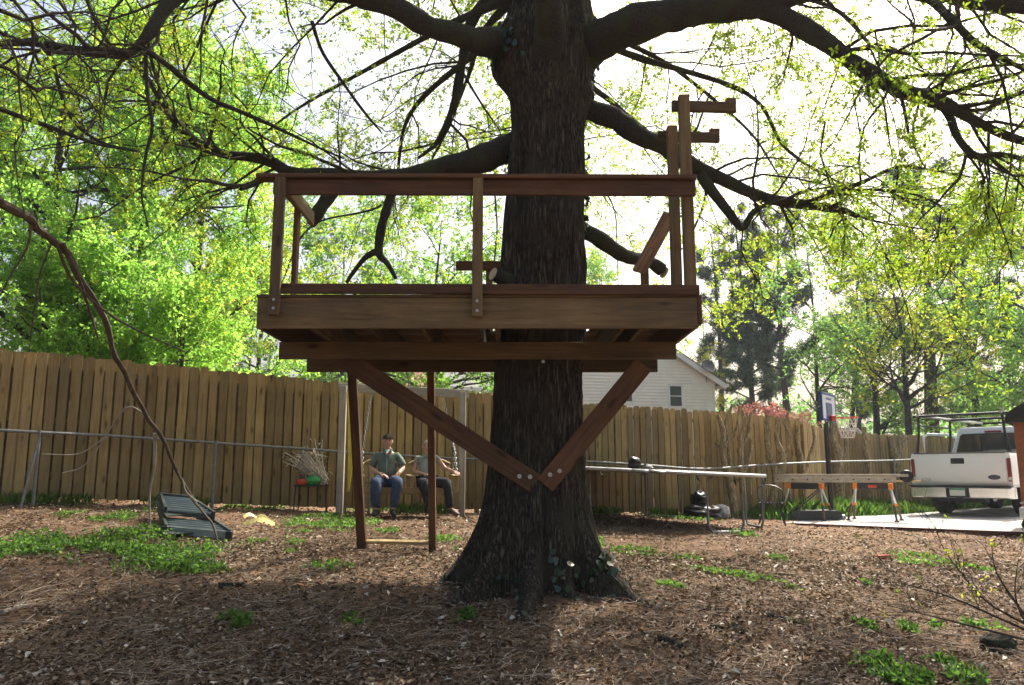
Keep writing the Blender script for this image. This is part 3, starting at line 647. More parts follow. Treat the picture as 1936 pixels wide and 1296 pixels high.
# access ladder standing at the back
fl, fr = G(685, 1040), G(818, 1043)
tl, tr = P(664, 700, 8.98), P(814, 700, 8.98)
ll = plank('ladder_leg', fl - Vector((0, 0, .05)), tl + Vector((0, 0, .12)), .1, .085, DR, th_, (1, 0, 0)); plank('ladder_leg', fr - Vector((0, 0, .05)), tr + Vector((0, 0, .12)), .082, .085, DR, th_, (1, 0, 0))
a = fl.lerp(tl, .045); b = fr.lerp(tr, .045); plank('rung', a + Vector((.05, .0, 0)), b - Vector((.04, .0, 0)), .085, .036, M['swingwood'], th_, (0, 1, .2))
# ------------------------------------------------------------------ fences
FA, FB = Vector((-9.6, 10.5)), Vector((6.6, 18.0)); FD = (FB - FA).normalized(); FN = Vector((FD.y, -FD.x))
f1 = empty('wooden_fence', (*((FA + FB) / 2), gz(*((FA + FB) / 2))), 'tall tan board privacy fence running behind the swing and the oak', 'fence')
FC = Vector((7.95, 19.9)); FE = Vector((17.5, 27.0)); FD2 = (FC - FB).normalized(); FN2 = Vector((FD2.y, -FD2.x)); FD3 = (FE - FC).normalized(); FN3 = Vector((FD3.y, -FD3.x))
f2 = empty('wooden_fence', (*((FB + FC) / 2), gz(*((FB + FC) / 2))), 'lower far stretch of tan board fence receding behind the basketball hoop', 'fence')
# dog-eared picket, local Z up
def picket_mesh(H, W):
    mb = MB(); e = .025; mb.prism([(-W / 2, 0), (W / 2, 0), (W / 2, H - e), (W / 2 - e, H), (-W / 2 + e, H), (-W / 2, H - e)], .019, ((0, .0095, 0), (1, 0, 0), (0, 0, 1), (0, -1, 0)))
    return mb.mesh('picket', M['picket'])
pk = [picket_mesh(2.13, .125), picket_mesh(2.15, .131), picket_mesh(2.11, .119)]
fence_top = [(-9.6, P(0, 660, 11.4).z + .1), (-7.5, P(0, 660, 11.4).z), (-2.95, P(640, 722, 13.35).z), (-.4, P(930, 746, 14.75).z), (1.45, P(1100, 763, 15.5).z), (4.3, P(1340, 778, 16.85).z), (6.6, P(1507, 793, 18.0).z)]
def fence_run(par, A, D2, N2, L, step, topf, s0=0.0, panel=2.44):
    ang = math.atan2(D2.y, D2.x); n = int(L / step)
    for k in range(n):
        for side, off in ((1, .0), (-1, .5)):
            s = (k + .5 + off) * step; q = A + D2 * s + N2 * (.045 * side)
            zt_ = topf(q.x, q.y, s) + random.uniform(-.012, .012)
            o = link('picket', pk[random.randrange(3)], par, Matrix.Translation((q.x, q.y, zt_ - 2.13)) @ Matrix.Rotation(ang + random.uniform(-.01, .01), 4, 'Z') @ Matrix.Rotation(random.uniform(-.006, .006), 4, 'Y'))
    m = int(L / panel)
    for k in range(m + 1):
        q = A + D2 * (k * panel + .1); z = topf(q.x, q.y, k * panel)
        plank('fence_post', (q.x, q.y, z - 2.4), (q.x, q.y, z - .08), .07, .07, M['picket'], par, (D2.x, D2.y, 0))
        if k < m:
            e = A + D2 * ((k + 1) * panel + .1); ze = topf(e.x, e.y, (k + 1) * panel)
            for dz in (.22, 1.0, 1.8): plank('fence_rail', (q.x + D2.x * .04, q.y + D2.y * .04, z - dz), (e.x - D2.x * .04, e.y - D2.y * .04, ze - dz), .086, .036, M['picket'], par)
fx, fz = [a for a, b in fence_top], [b for a, b in fence_top]
fence_run(f1, FA, FD, FN, (FB - FA).length, .151, lambda x, y, s: float(np.interp(x, fx, fz)))
zf0, zf1, zf2 = P(1509, 795, 18.0).z, P(1559, 817, 19.9).z, P(1740, 825, 22.9).z
fence_run(f2, FB + FD2 * .1, FD2, FN2, (FC - FB).length - .1, .151, lambda x, y, s: zf0 + (zf1 - zf0) * s / 2.3)
fence_run(f2, FC + FD3 * .05, FD3, FN3, (FE - FC).length, .151, lambda x, y, s: zf1 + (zf2 - zf1) * min(s, 8) / 5.0)
def fence_y(px):
    """distance ahead at which the sight line through a column meets the fence"""
    t = (px - 968) / FPX
    for A_, B_ in ((FA, FB), (FB, FC), (FC, FE)):
        d_ = B_ - A_; k = (t * A_.y - A_.x) / (d_.x - t * d_.y)
        if 0 <= k <= 1: return A_.y + d_.y * k
    return 19.0
def GF(px, py, gap=.4):
    Y = fence_y(px) - gap; g = G(px, py)
    if g.y <= Y: return g
    x = (px - 968) / FPX * Y; x = P(px, py, Y).x; return Vector((x, Y, gz(x, Y)))

# chain link fence rail in front
cl = empty('chain_link_fence', (*P(300, 900, 11.3).xy, gz(*P(300, 900, 11.3).xy)), 'low galvanised pipe rail of an old chain link fence before the board fence', 'pipe fence')
rp = [(-40,812,10.9),(75,818,11.2),(200,824,11.7),(408,838,12.3),(560,848,12.9),(700,858,13.5),(880,868,14.3),(1100,873,15.1),(1220,880,15.6),(1330,887,16.2),(1440,880,16.8),(1560,874,17.6),(1690,871,19.5),(1760,867,21)]
rpts = [P(*q) for q in rp]
mb = MB(); mb.tube(rpts, .021, 8, 90); mb.build('top_rail', M['pipe'], cl, smooth=True)
for i in (1, 3, 5, 8, 10, 12):
    p = rpts[i]; mb = MB(); mb.tube([(p.x, p.y, gz(p.x, p.y) - .1), (p.x, p.y, p.z - .02)], .024, 8); mb.tube([(p.x, p.y, p.z - .03), (p.x, p.y, p.z + .035)], .029, 8); mb.build('line_post', M['pipe'], cl, smooth=True)
p = rpts[1]; q = P(40, 948, 11.0); mb = MB(); mb.tube([(p.x, p.y, p.z - .05), (q.x, q.y, gz(q.x, q.y))], .018, 8); mb.build('brace_pipe', M['pipe'], cl, smooth=True)

# ------------------------------------------------------------------ swing frame and swing
sl, sr = P(650, 730, 12.75), P(875, 742, 13.35)
sfm = empty('swing_frame', (*((sl + sr) / 2).xy, gz(*((sl + sr) / 2).xy)), 'pale weathered timber goalpost frame holding up the porch swing', 'swing frame')
for p in (sl, sr): plank('frame_post', (p.x, p.y, gz(p.x, p.y) - .1), (p.x, p.y, p.z), .105, .09, M['greywood'], sfm, (1, 0, 0))
dd = (sr - sl).normalized(); plank('cross_beam', sl - dd * .1 + Vector((0, .06, -.02)), sr + dd * .1 + Vector((0, .06, -.02)), .14, .045, M['greywood'], sfm)
sdir = Vector((sr.x - sl.x, sr.y - sl.y, 0)); sang = math.atan2(sdir.y, sdir.x) * .75
ctr = (sl + sr) / 2; SW = Vector((P(772, 930, 12.75).x, 12.75, 0)); SWZ = P(735, 978, 12.3).z
sw = empty('porch_swing', (SW.x, SW.y, SWZ), 'two-seat honey coloured wooden porch swing with humped backs, hung on chains', 'porch swing', None, sang)
sw.matrix_basis = sw.matrix_basis @ Matrix.Scale(.93, 4); WD = M['swingwood']
def lp(name, a, b, W, T, wd=(0, 0, 1), mat=None, par=None):
    base = wm(par or sw); A_ = base @ Vector(a); B_ = base @ Vector(b); w_ = base.to_3x3() @ Vector(wd); return plank(name, A_, B_, W, T, mat or WD, par or sw, w_)
HW = .80
for k in range(6): lp('seat_slat', (-HW, -.26 + k * .09, .455 - k * .006), (HW, -.26 + k * .09, .455 - k * .006), .078, .02, (0, 1, 0))
lp('seat_rail', (-HW, -.31, .43), (HW, -.31, .43), .09, .03); lp('seat_rail', (-HW, .22, .40), (HW, .22, .40), .08, .03)
for c in (-.4, .4):
    for k in range(7):
        x = c + (k - 3) * .108; h = .50 - .11 * ((k - 3) / 3) ** 2
        lp('back_slat', (x, .235, .46), (x, .235 + .3 * h, .46 + h), .075, .018, (1, 0, 0))
    mb = MB(); mb.tube([(c + t * .37, .235 + .3 * (.51 - .11 * t * t), .475 + (.51 - .11 * t * t)) for t in np.linspace(-1, 1, 9)], .022, 6); mb.build('back_rail', WD, sw, world=False)
    lp('back_rail', (c - .37, .262, .54), (c + .37, .262, .54), .06, .02)
for x in (-HW, 0.02, HW):
    lp('armrest', (x, -.34, .66), (x, .30, .68), .085, .024, (1, 0, 0)); lp('arm_support', (x, -.28, .42), (x, -.28, .65), .06, .03, (1, 0, 0)); lp('arm_support', (x, .25, .44), (x, .28, .67), .06, .03, (1, 0, 0))
# chains: a link mesh repeated
lk = MB(); lk.tube([(math.cos(a) * .018, 0, math.sin(a) * .032) for a in np.linspace(0, 2 * math.pi, 9)], .006, 5, None, False); lkm = lk.mesh('chain_link', M['galv'], True)
for x, ptop in ((-HW, sl + dd * .45), (HW, sr - dd * .35)):
    top = Vector((ptop.x, ptop.y + .05, ptop.z - .1)); kn = wm(sw) @ Vector((x, 0.0, 1.08))
    ch = None
    for a, b in ((top, kn), (kn, wm(sw) @ Vector((x, -.26, .66))), (kn, wm(sw) @ Vector((x, .26, .66)))):
        L = (b - a).length; n = int(L / .05); rot = (b - a).to_track_quat('Z', 'Y').to_matrix().to_4x4()
        mb = MB()
        for k in range(n):
            mrot = rot @ Matrix.Rotation(math.pi / 2 * (k % 2), 4, 'Z') @ Matrix.Scale(1, 4)
            v = np.array([(mrot @ q.co) for q in lkm.vertices]) + np.array(a.lerp(b, (k + .5) / n)); mb.add(v, [tuple(p.vertices) for p in lkm.polygons])
        mb.build('chain', M['galv'], sw, smooth=True)
# yellow strap hanging beside the left post
M['yellow'] = mat_plain('yellow_plastic', (.62, .5, .04), .5, 0, .4, .2, 5, .05)
mb = MB(); ys = [P(662, 742, 12.6), P(664, 800, 12.6), P(663, 860, 12.6), P(658, 930, 12.62)]; W = [.05, .055, .045, .012]
for k, (p, w) in enumerate(zip(ys, W)): pass
yv = []; 
for p, w in zip(catmull(ys, 14), np.interp(np.linspace(0, 3, 14), range(4), W)): yv += [p + np.array([-w, 0, 0]), p + np.array([w, .01, 0]), p + np.array([w, .03, 0]), p + np.array([-w, .02, 0])]
fq = [(4 * i + j, 4 * i + (j + 1) % 4, 4 * i + 4 + (j + 1) % 4, 4 * i + 4 + j) for i in range(13) for j in range(4)] + [(3, 2, 1, 0), (52, 53, 54, 55)]
mb.add(np.array(yv), fq); o = mb.build('yellow_strip', M['yellow'], None); tag(o, 'long yellow plastic strip hanging down against the left swing post', 'plastic strip')

# ------------------------------------------------------------------ people
M['skin'] = mat_plain('skin', (.46, .27, .19), .55, 0, .35, .1, 8, .02)
M['shirt_m'] = mat_plain('sage_green_cotton', (.125, .155, .13), .9, 0, .15, .25, 12, .25)
M['jeans'] = mat_plain('blue_denim', (.045, .065, .11), .9, 0, .15, .25, 14, .2)
M['shirt_w'] = mat_plain('grey_green_cotton', (.25, .265, .235), .9, 0, .15, .18, 10, .2)
M['darkpants'] = mat_plain('charcoal_trousers', (.03, .03, .035), .9, 0, .15, .25, 12, .15)
M['cap'] = mat_plain('dark_cap', (.035, .03, .03), .85, 0, .2, .2, 12, .1)
M['hair_g'] = mat_plain('light_hair', (.36, .3, .22), .7, 0, .3, .3, 25, .3)
M['hair_d'] = mat_plain('grey_brown_hair', (.12, .1, .08), .7, 0, .3, .3, 25, .3)
M['shoe_b'] = mat_plain('brown_leather_shoe', (.1, .055, .035), .6, 0, .4, .2, 12, .05)
M['shoe_d'] = mat_plain('dark_shoe', (.03, .03, .028), .7, 0, .3, .2, 12, .05)
M['eye'] = mat_plain('dark_eye', (.02, .015, .012), .3, 0, .5, .1, 5, 0)
M['lip'] = mat_plain('lip', (.35, .14, .12), .5, 0, .4, .1, 5, 0)
M['whitecloth'] = mat_plain('white_cotton', (.6, .6, .58), .9, 0, .2, .08, 10, .1)
def skin_body(verts, edges, radii, mat, root, name, sub=2, flat=None):
    me = bpy.data.meshes.new(name); me.from_pydata(verts, edges, []); o = bpy.data.objects.new('tmp', me); COL.objects.link(o)
    m = o.modifiers.new('s', 'SKIN'); m.use_smooth_shade = True; m.branch_smoothing = .6
    for i, r in enumerate(radii): me.skin_vertices[0].data[i].radius = r if isinstance(r, tuple) else (r, r)
    for i in range(len(verts)): me.skin_vertices[0].data[i].use_root = (i == root)
    s = o.modifiers.new('u', 'SUBSURF'); s.levels = sub
    dg = bpy.context.evaluated_depsgraph_get(); out = bpy.data.meshes.new_from_object(o.evaluated_get(dg)); out.name = name
    bpy.data.objects.remove(o); out.materials.clear(); out.materials.append(mat)
    out.polygons.foreach_set('use_smooth', np.ones(len(out.polygons), bool)); return out
def head_mesh():
    bm = bmesh.new(); bmesh.ops.create_uvsphere(bm, u_segments=24, v_segments=18, radius=1)
    for v in bm.verts:
        x, y, z = v.co; sx = .078 * (1 - .22 * max(0, -z - .1)); X_, Y_, Z_ = x * sx, y * .096, z * .118
        if z < -.2 and y < 0: Y_ *= 1 - .1 * (-z - .2)
        d = math.hypot(x / .22, (z + .12) / .28)
        if y < 0: Y_ -= .026 * math.exp(-d * d)                                # nose
        for s_ in (-1, 1):
            e = math.hypot((x - s_ * .38) / .2, (z - .08) / .16)
            if y < 0: Y_ += .009 * math.exp(-e * e)                             # eye sockets
        b = math.hypot(x / .3, (z + .78) / .2)
        if y < 0: Y_ -= .012 * math.exp(-b * b)                                 # chin
        for s_ in (-1, 1):
            e = math.hypot((y - .05) / .16, (z + .02) / .24)
            if x * s_ > .7: X_ += s_ * .022 * math.exp(-e * e)                  # ears
        v.co = (X_, Y_, Z_)
    bm.verts.index_update(); vv = np.array([v.co for v in bm.verts]); ff = [tuple(q.index for q in p.verts) for p in bm.faces]; bm.free(); return vv, ff
def fingers(mb, wrist, d, up, side, curl=.5):
    """five unequal bent fingers from the palm; d along the hand, up out of its back, side towards the thumb"""
    d, up, side = [Vector(q).normalized() for q in (d, up, side)]; w = Vector(wrist)
    for k, L in enumerate((.066, .075, .07, .055)):
        o = w + d * .082 + side * (.03 - .02 * k); a = o + d * L * .5 - up * L * .1 * curl; b = a + d * L * .32 - up * L * .35 * curl; c = b + d * L * .18 - up * L * .3 * curl
        mb.tube([o - d * .03, o, a, b, c], [.0095, .0095, .009, .008, .006], 6)
    o = w + d * .03 + side * .03; mb.tube([w + d * .012, o, o + d * .03 + side * .022 - up * .01, o + d * .058 + side * .026 - up * .02], [.012, .012, .01, .007], 6)
def person(loc, rz, label, J, shirt, pants, shoe, sleeve, cap=None, hair=None, headrot=(0, 0, 0), hs=1.0):
    base = empty('person', loc, label, 'person', None, rz)
    names = list(J); idx = {k: i for i, k in enumerate(names)}; V_ = [J[k][0] for k in names]
    E = [('pelvis', 'waist'), ('waist', 'chest'), ('chest', 'neck'), ('neck', 'skull')]
    for s in 'lr': E += [('chest', 'sho_' + s), ('sho_' + s, 'elb_' + s), ('elb_' + s, 'wri_' + s), ('wri_' + s, 'palm_' + s), ('pelvis', 'hip_' + s), ('hip_' + s, 'kne_' + s), ('kne_' + s, 'ank_' + s), ('ank_' + s, 'toe_' + s)]
    body = skin_body(V_, [(idx[a], idx[b]) for a, b in E], [J[k][1] for k in names], M['skin'], idx['pelvis'], 'body')
    hv, hf = head_mesh(); R_ = Matrix.Rotation(headrot[2], 3, 'Z') @ Matrix.Rotation(headrot[0], 3, 'X') @ Matrix.Rotation(headrot[1], 3, 'Y')
    hc = Vector(J['skull'][0]) + Vector((0, -.012, .055))
    mb = MB(); mb.add([tuple(v.co) for v in body.vertices], [tuple(p.vertices) for p in body.polygons]); mb.add(hv * hs @ np.array(R_).T + np.array(hc), hf)
    for s, sg in (('l', -1), ('r', 1)):
        w, p = Vector(J['wri_' + s][0]), Vector(J['palm_' + s][0]); d = (p - w).normalized(); up = Vector((0, 0, 1)); side = d.cross(up) * (-1 if s == 'l' else 1) * -1
        fingers(mb, w, d, up, side, .8)
    o = mb.build('body', M['skin'], base, world=False, smooth=True, sharp=60)
    def shell(name, keys, edges, grow, mat, root, trims={}):
        ks = list(keys); vv = [trims.get(k, J[k][0]) for k in ks]; rr = []
        for k in ks:
            r = J[k][1]; r = r if isinstance(r, tuple) else (r, r); rr.append((r[0] + grow, r[1] + grow))
        ei = [(ks.index(a), ks.index(b)) for a, b in edges]; me = skin_body(vv, ei, rr, mat, ks.index(root), name); 
        vv2 = np.array([tuple(v.co) for v in me.vertices]); nn2 = np.array([tuple(v.normal) for v in me.vertices]); fo = np.abs(vnoise(vv2 * np.array([16, 16, 26]), 61)) * .020 + vnoise(vv2 * 7, 62) * .010
        me.vertices.foreach_set('co', (vv2 + nn2 * fo[:, None]).astype(np.float32).ravel()); me.update(); return link(name, me, base)
    def lerp(a, b, t): return tuple(Vector(J[a][0]).lerp(Vector(J[b][0]), t))
    tr = {}; ks = ['pelvis', 'waist', 'chest', 'sho_l', 'elb_l', 'sho_r', 'elb_r']; ed = [('pelvis', 'waist'), ('waist', 'chest'), ('chest', 'sho_l'), ('sho_l', 'elb_l'), ('chest', 'sho_r'), ('sho_r', 'elb_r')]
    for s in 'lr': tr['elb_' + s] = lerp('sho_' + s, 'elb_' + s, sleeve)
    shell('shirt', ks, ed, .017, shirt, 'chest', tr)
    mb = MB(); n0, n1 = Vector(J['chest'][0]).lerp(Vector(J['neck'][0]), .55), Vector(J['chest'][0]).lerp(Vector(J['neck'][0]), .95)
    mb.tube([n0, n1], [.085, .066], 14, None, False); mb.build('collar', shirt, base, world=False, smooth=True)
    if cap:   # open collar with a white undershirt, and a button placket
        c0, n0 = Vector(J['chest'][0]), Vector(J['neck'][0]); f_ = Vector((0, -.115, .0))
        mb = MB(); p_ = [c0.lerp(n0, .95) + Vector((x_, -.066, 0)) for x_ in (-.04, .04)] + [c0.lerp(n0, .35) + Vector((0, -.136, 0))]; mb.add([*p_, *[q_ + Vector((0, .03, 0)) for q_ in p_]], [(0, 1, 2), (5, 4, 3), (0, 3, 4, 1), (1, 4, 5, 2), (2, 5, 3, 0)]); mb.build('undershirt', M['whitecloth'], base, world=False)
        for sg in (-1, 1): mb = MB(); mb.tube([c0.lerp(n0, .98) + Vector((sg * .065, -.04, .0)), c0.lerp(n0, .66) + Vector((sg * .055, -.115, 0)), c0.lerp(n0, .38) + Vector((sg * .012, -.146, 0))], [.018, .02, .008], 6); mb.build('collar_flap', shirt, base, world=False, smooth=True)
        w0 = Vector(J['waist'][0]); mb = MB(); mb.tube([c0 + Vector((0, -.142, .02)), c0.lerp(w0, .5) + Vector((0, -.165, 0)), w0 + Vector((0, -.162, 0))], .010, 6); mb.build('placket', shirt, base, world=False, smooth=True)
    tr = {'ank_' + s: lerp('kne_' + s, 'ank_' + s, .95) for s in 'lr'}
    shell('trousers', ['pelvis', 'hip_l', 'kne_l', 'ank_l', 'hip_r', 'kne_r', 'ank_r'], [('pelvis', 'hip_l'), ('hip_l', 'kne_l'), ('kne_l', 'ank_l'), ('pelvis', 'hip_r'), ('hip_r', 'kne_r'), ('kne_r', 'ank_r')], .016, pants, 'pelvis', tr)
    for s in 'lr':
        a, t = Vector(J['ank_' + s][0]), Vector(J['toe_' + s][0]); d = (t - a); d.z = 0; d.normalize(); 
        me = skin_body([tuple(Vector((a.x, a.y, a.z)) - d * .06 + Vector((0, 0, -.02))), tuple(a + Vector((0, 0, .01))), tuple(t + d * .0), tuple(t + d * .05)], [(0, 1), (1, 2), (2, 3)], [(.042, .042), (.052, .052), (.048, .036), (.03, .02)], shoe, 1, 'shoe'); link('shoe', me, base)
    Rm = Matrix.Translation(hc) @ R_.to_4x4()
    def hl(mb, name, mat, **k):
        me = mb.mesh(name, mat, True, 50); me.transform(Matrix.Scale(hs, 4)); me.transform(Rm); return link(name, me, base)
    for s in (-1, 1):
        mb = MB(); mb.lathe([(0, -.01), (.009, -.004), (.011, 0), (.009, .004), (0, .01)], 10, (s * .03, -.083, .01)); hl(mb, 'eye', M['eye'])
        mb = MB(); mb.tube([(s * .046, -.08, .03), (s * .03, -.091, .034), (s * .014, -.09, .031)], .0045, 5); hl(mb, 'eyebrow', M['hair_d'])
    mb = MB(); mb.tube([(-.025, -.08, -.058), (0, -.09, -.056), (.025, -.08, -.058)], .005, 6); hl(mb, 'mouth', M['lip'])
    if hair:
        mb = MB(); hvv, hff = head_mesh(); k = (hvv[:, 2] > .045) | ((hvv[:, 1] > .01) & (hvv[:, 2] > -.07)); mp = {i: j for j, i in enumerate(np.nonzero(k)[0])}
        mb.add(hvv[k] * 1.09, [tuple(mp[i] for i in q) for q in hff if all(k[i] for i in q)]); hl(mb, 'hair', hair)
    if cap:
        mb = MB(); a = np.linspace(0, math.pi / 2, 7); mb.lathe([(.092 * math.cos(t), .045 + .085 * math.sin(t)) for t in a], 20, (0, .004, 0)); 
        mb.prism([(math.cos(t) * .08, -abs(math.sin(t)) * .085) for t in np.linspace(0, math.pi, 11)] , .008, ((0, -.055, .046), (1, 0, 0), (0, 1, -.12), (0, 0, 1))); hl(mb, 'cap', cap)
    return base
J_man = {'pelvis': ((0, 0, .56), (.15, .12)), 'waist': ((0, .02, .72), (.17, .14)), 'chest': ((0, .10, .97), (.165, .12)), 'neck': ((0, .11, 1.10), .06), 'skull': ((0, .09, 1.165), .06),
 'sho_l': ((-.165, .09, 1.01), .054), 'elb_l': ((-.27, .05, .78), .047), 'wri_l': ((-.10, -.15, .68), .03), 'palm_l': ((-.02, -.19, .665), (.034, .018)),
 'sho_r': ((.165, .09, 1.01), .054), 'elb_r': ((.27, .03, .78), .047), 'wri_r': ((.20, -.20, .68), .03), 'palm_r': ((.16, -.27, .655), (.034, .018)),
 'hip_l': ((-.09, -.02, .54), .10), 'kne_l': ((-.15, -.47, .57), .072), 'ank_l': ((-.12, -.45, .1), .045), 'toe_l': ((-.14, -.6, .045), .036),
 'hip_r': ((.09, -.02, .54), .10), 'kne_r': ((.22, -.45, .57), .072), 'ank_r': ((.14, -.42, .1), .045), 'toe_r': ((.17, -.57, .045), .036)}
sc_ = .97
def scl(J, k): return {n: (tuple(c * k for c in p), tuple(q * k for q in r) if isinstance(r, tuple) else r * k) for n, (p, r) in J.items()}
def sw_pt(x, y): return wm(sw) @ Vector((x, y, 0))
pm = sw_pt(-.38, -.02)
person((pm.x, pm.y, SWZ), sang * .4, 'man in dark cap, sage green shirt and jeans sitting on the left of the swing', scl(J_man, .955), M['shirt_m'], M['jeans'], M['shoe_d'], .98, cap=M['cap'], hair=M['hair_d'], headrot=(.02, 0, .1), hs=.95)
J_w = {'pelvis': ((0, 0, .55), (.15, .12)), 'waist': ((0, .05, .70), (.125, .10)), 'chest': ((0, .12, .92), (.14, .105)), 'neck': ((0, .12, 1.045), .05), 'skull': ((0, .10, 1.11), .052),
 'sho_l': ((-.16, .12, .99), .055), 'elb_l': ((-.22, .06, .74), .04), 'wri_l': ((-.05, -.14, .70), .026), 'palm_l': ((.02, -.19, .69), (.03, .016)),
 'sho_r': ((.16, .12, .99), .055), 'elb_r': ((.31, .06, .80), .038), 'wri_r': ((.48, -.13, .735), .026), 'palm_r': ((.51, -.21, .725), (.03, .016)),
 'hip_l': ((-.08, -.02, .54), .095), 'kne_l': ((-.05, -.45, .56), .066), 'ank_l': ((.06, -.38, .12), .04), 'toe_l': ((.08, -.52, .06), .032),
 'hip_r': ((.08, -.02, .54), .095), 'kne_r': ((.34, -.42, .57), .066), 'ank_r': ((.42, -.42, .10), .04), 'toe_r': ((.52, -.58, .045), .032)}
pw = sw_pt(.31, -.02)
person((pw.x, pw.y, SWZ), sang * .4, 'woman in grey-green tee and dark trousers on the swing, arm out on the armrest', scl(J_w, .93), M['shirt_w'], M['darkpants'], M['shoe_b'], .5, hair=M['hair_g'], headrot=(0, 0, -.2), hs=.9)
# ------------------------------------------------------------------ left side things
# chair piled with dry stalks
q = G(588, 968); ch = empty('garden_chair', (q.x, q.y, gz(q.x, q.y)), 'black wire garden chair by the fence heaped with dry stalks', 'chair', None, .15)
B_ = M['blackmetal']
mb = MB()
for x, y in ((-.24, -.22), (.24, -.22), (-.22, .22), (.22, .22)): mb = MB(); mb.tube([(x * 1.08, y * 1.1, 0), (x, y, .43)], .011, 6); mb.build('leg', B_, ch, world=False, smooth=True)
mb = MB()
for k in range(10): mb.tube([(-.25 + k * .055, -.24, .435), (-.25 + k * .055, .24, .43)], .005, 5)
mb.tube([(-.26, -.24, .43), (.26, -.24, .43), (.26, .24, .43), (-.26, .24, .43), (-.26, -.24, .43)], .011, 6); mb.build('seat', B_, ch, world=False, smooth=True)
mb = MB(); mb.tube([(-.27, .22, .43), (-.33, .28, .72), (0, .33, .83), (.33, .28, .72), (.27, .22, .43)], .012, 6, 22)
for k in range(9):
    x = -.24 + k * .06; mb.tube([(x * .9, .23, .44), (x * 1.1, .3, .80 - .9 * x * x)], .006, 5)
mb.build('backrest', B_, ch, world=False, smooth=True)
def stalks(n, o, d, L, spread, r=.006):
    V_ = []; 
    pts = np.empty((n, 6, 3)); 
    for i in range(n):
        p = np.array(o) + rng.normal(size=3) * spread * .35; dd_ = np.array(d, float) + rng.normal(size=3) * .13; dd_ /= np.linalg.norm(dd_); l = L * rng.uniform(.6, 1.1)
        for k in range(6): pts[i, k] = p; dd_ = dd_ + rng.normal(size=3) * .08; dd_[2] -= .05; p = p + dd_ / np.linalg.norm(dd_) * l / 5
    return pts
c0 = wm(ch) @ Vector((.20, -.1, .50)); pt = stalks(110, c0, (-.55, .15, .62), .75, .10)
v, f = tubes(pt, np.full((110, 6), .010) * np.linspace(1, .6, 6), 4); v2, t2 = tuft_leaves(pt, 240, .11, 3, .03, aspect=.14, tint=(.3, 1))
st = empty('dry_stalks', c0, 'bundle of pale dried garden stalks lying across the black garden chair', 'dried stalks')
link('stalk', mesh_np('stalk', v, f, M['stalk'], True, np.repeat(rng.random(110), 24)), st, Matrix.Identity(4))['kind'] = 'stuff'
link('dry_leaves', leaf_mesh('dry_leaves', v2, t2, M['stalk']), st, Matrix.Identity(4))['kind'] = 'stuff'
def blob(name, mat, c, d, label, cat, n=28, wr=.16, seed=3, rz=0, group=None, parent=None, subname=None):
    """crumpled sack: sphere grid pinched and creased by noise"""
    a = np.arange(n) / n * 2 * np.pi; z = np.linspace(-.97, .999, n); A, Z = np.meshgrid(a, z); R_ = np.sqrt(np.maximum(0, 1 - np.abs(Z) ** 2.6))
    p = np.stack([R_ * np.cos(A), R_ * np.sin(A), Z], -1); nz_ = vnoise(p * 2.1 + seed, seed) * wr + (1 - np.abs(vnoise(p * 4.5 + seed, seed + 1))) * wr * .7 + (1 - np.abs(vnoise(p * 9 + seed, seed + 2))) * wr * .3
    p = p * (1 + nz_)[..., None] * np.array(d); p[..., 2] = np.maximum(p[..., 2], -d[2] * .92)
    ii = np.arange(n * n).reshape(n, n); jj = np.roll(ii, -1, 1); F = np.stack([ii[:-1], jj[:-1], jj[1:], ii[1:]], -1).reshape(-1, 4)
    fl = [tuple(q) for q in F] + [tuple(range(n))[::-1], tuple(range(n * n - n, n * n))]
    me = mesh_np(name, p.reshape(-1, 3), fl, mat, True); 
    o = link(name, me, parent, Matrix.Translation(Vector(c) + Vector((0, 0, d[2] * .9 if parent is None else 0))) @ Matrix.Rotation(rz, 4, 'Z'))
    if parent is None: tag(o, label, cat, group)
    return o
M['greenbag'] = mat_plain('green_plastic', (.03, .28, .06), .4, 0, .5, .2, 8, .1)
M['orange'] = mat_plain('orange_plastic', (.75, .2, .02), .45, 0, .5, .12, 8, .05)
M['redp'] = mat_plain('red_plastic', (.5, .06, .03), .45, 0, .5, .12, 8, .05)
blob('plastic_bag', M['greenbag'], wm(ch) @ Vector((.02, -.16, .44)), (.10, .06, .075), 'crumpled green plastic bag on the seat of the garden chair', 'plastic bag', 20, .25)
blob('plastic_bag', M['redp'], wm(ch) @ Vector((-.15, -.17, .44)), (.07, .05, .05), 'crumpled red plastic bag on the left of the garden chair seat', 'plastic bag', 20, .25, 9)
blob('plastic_bag', M['orange'], wm(ch) @ Vector((-.28, .16, .70)), (.05, .05, .09), 'small orange plastic scrap caught on the left of the garden chair back', 'plastic scrap', 14, .2, 5)
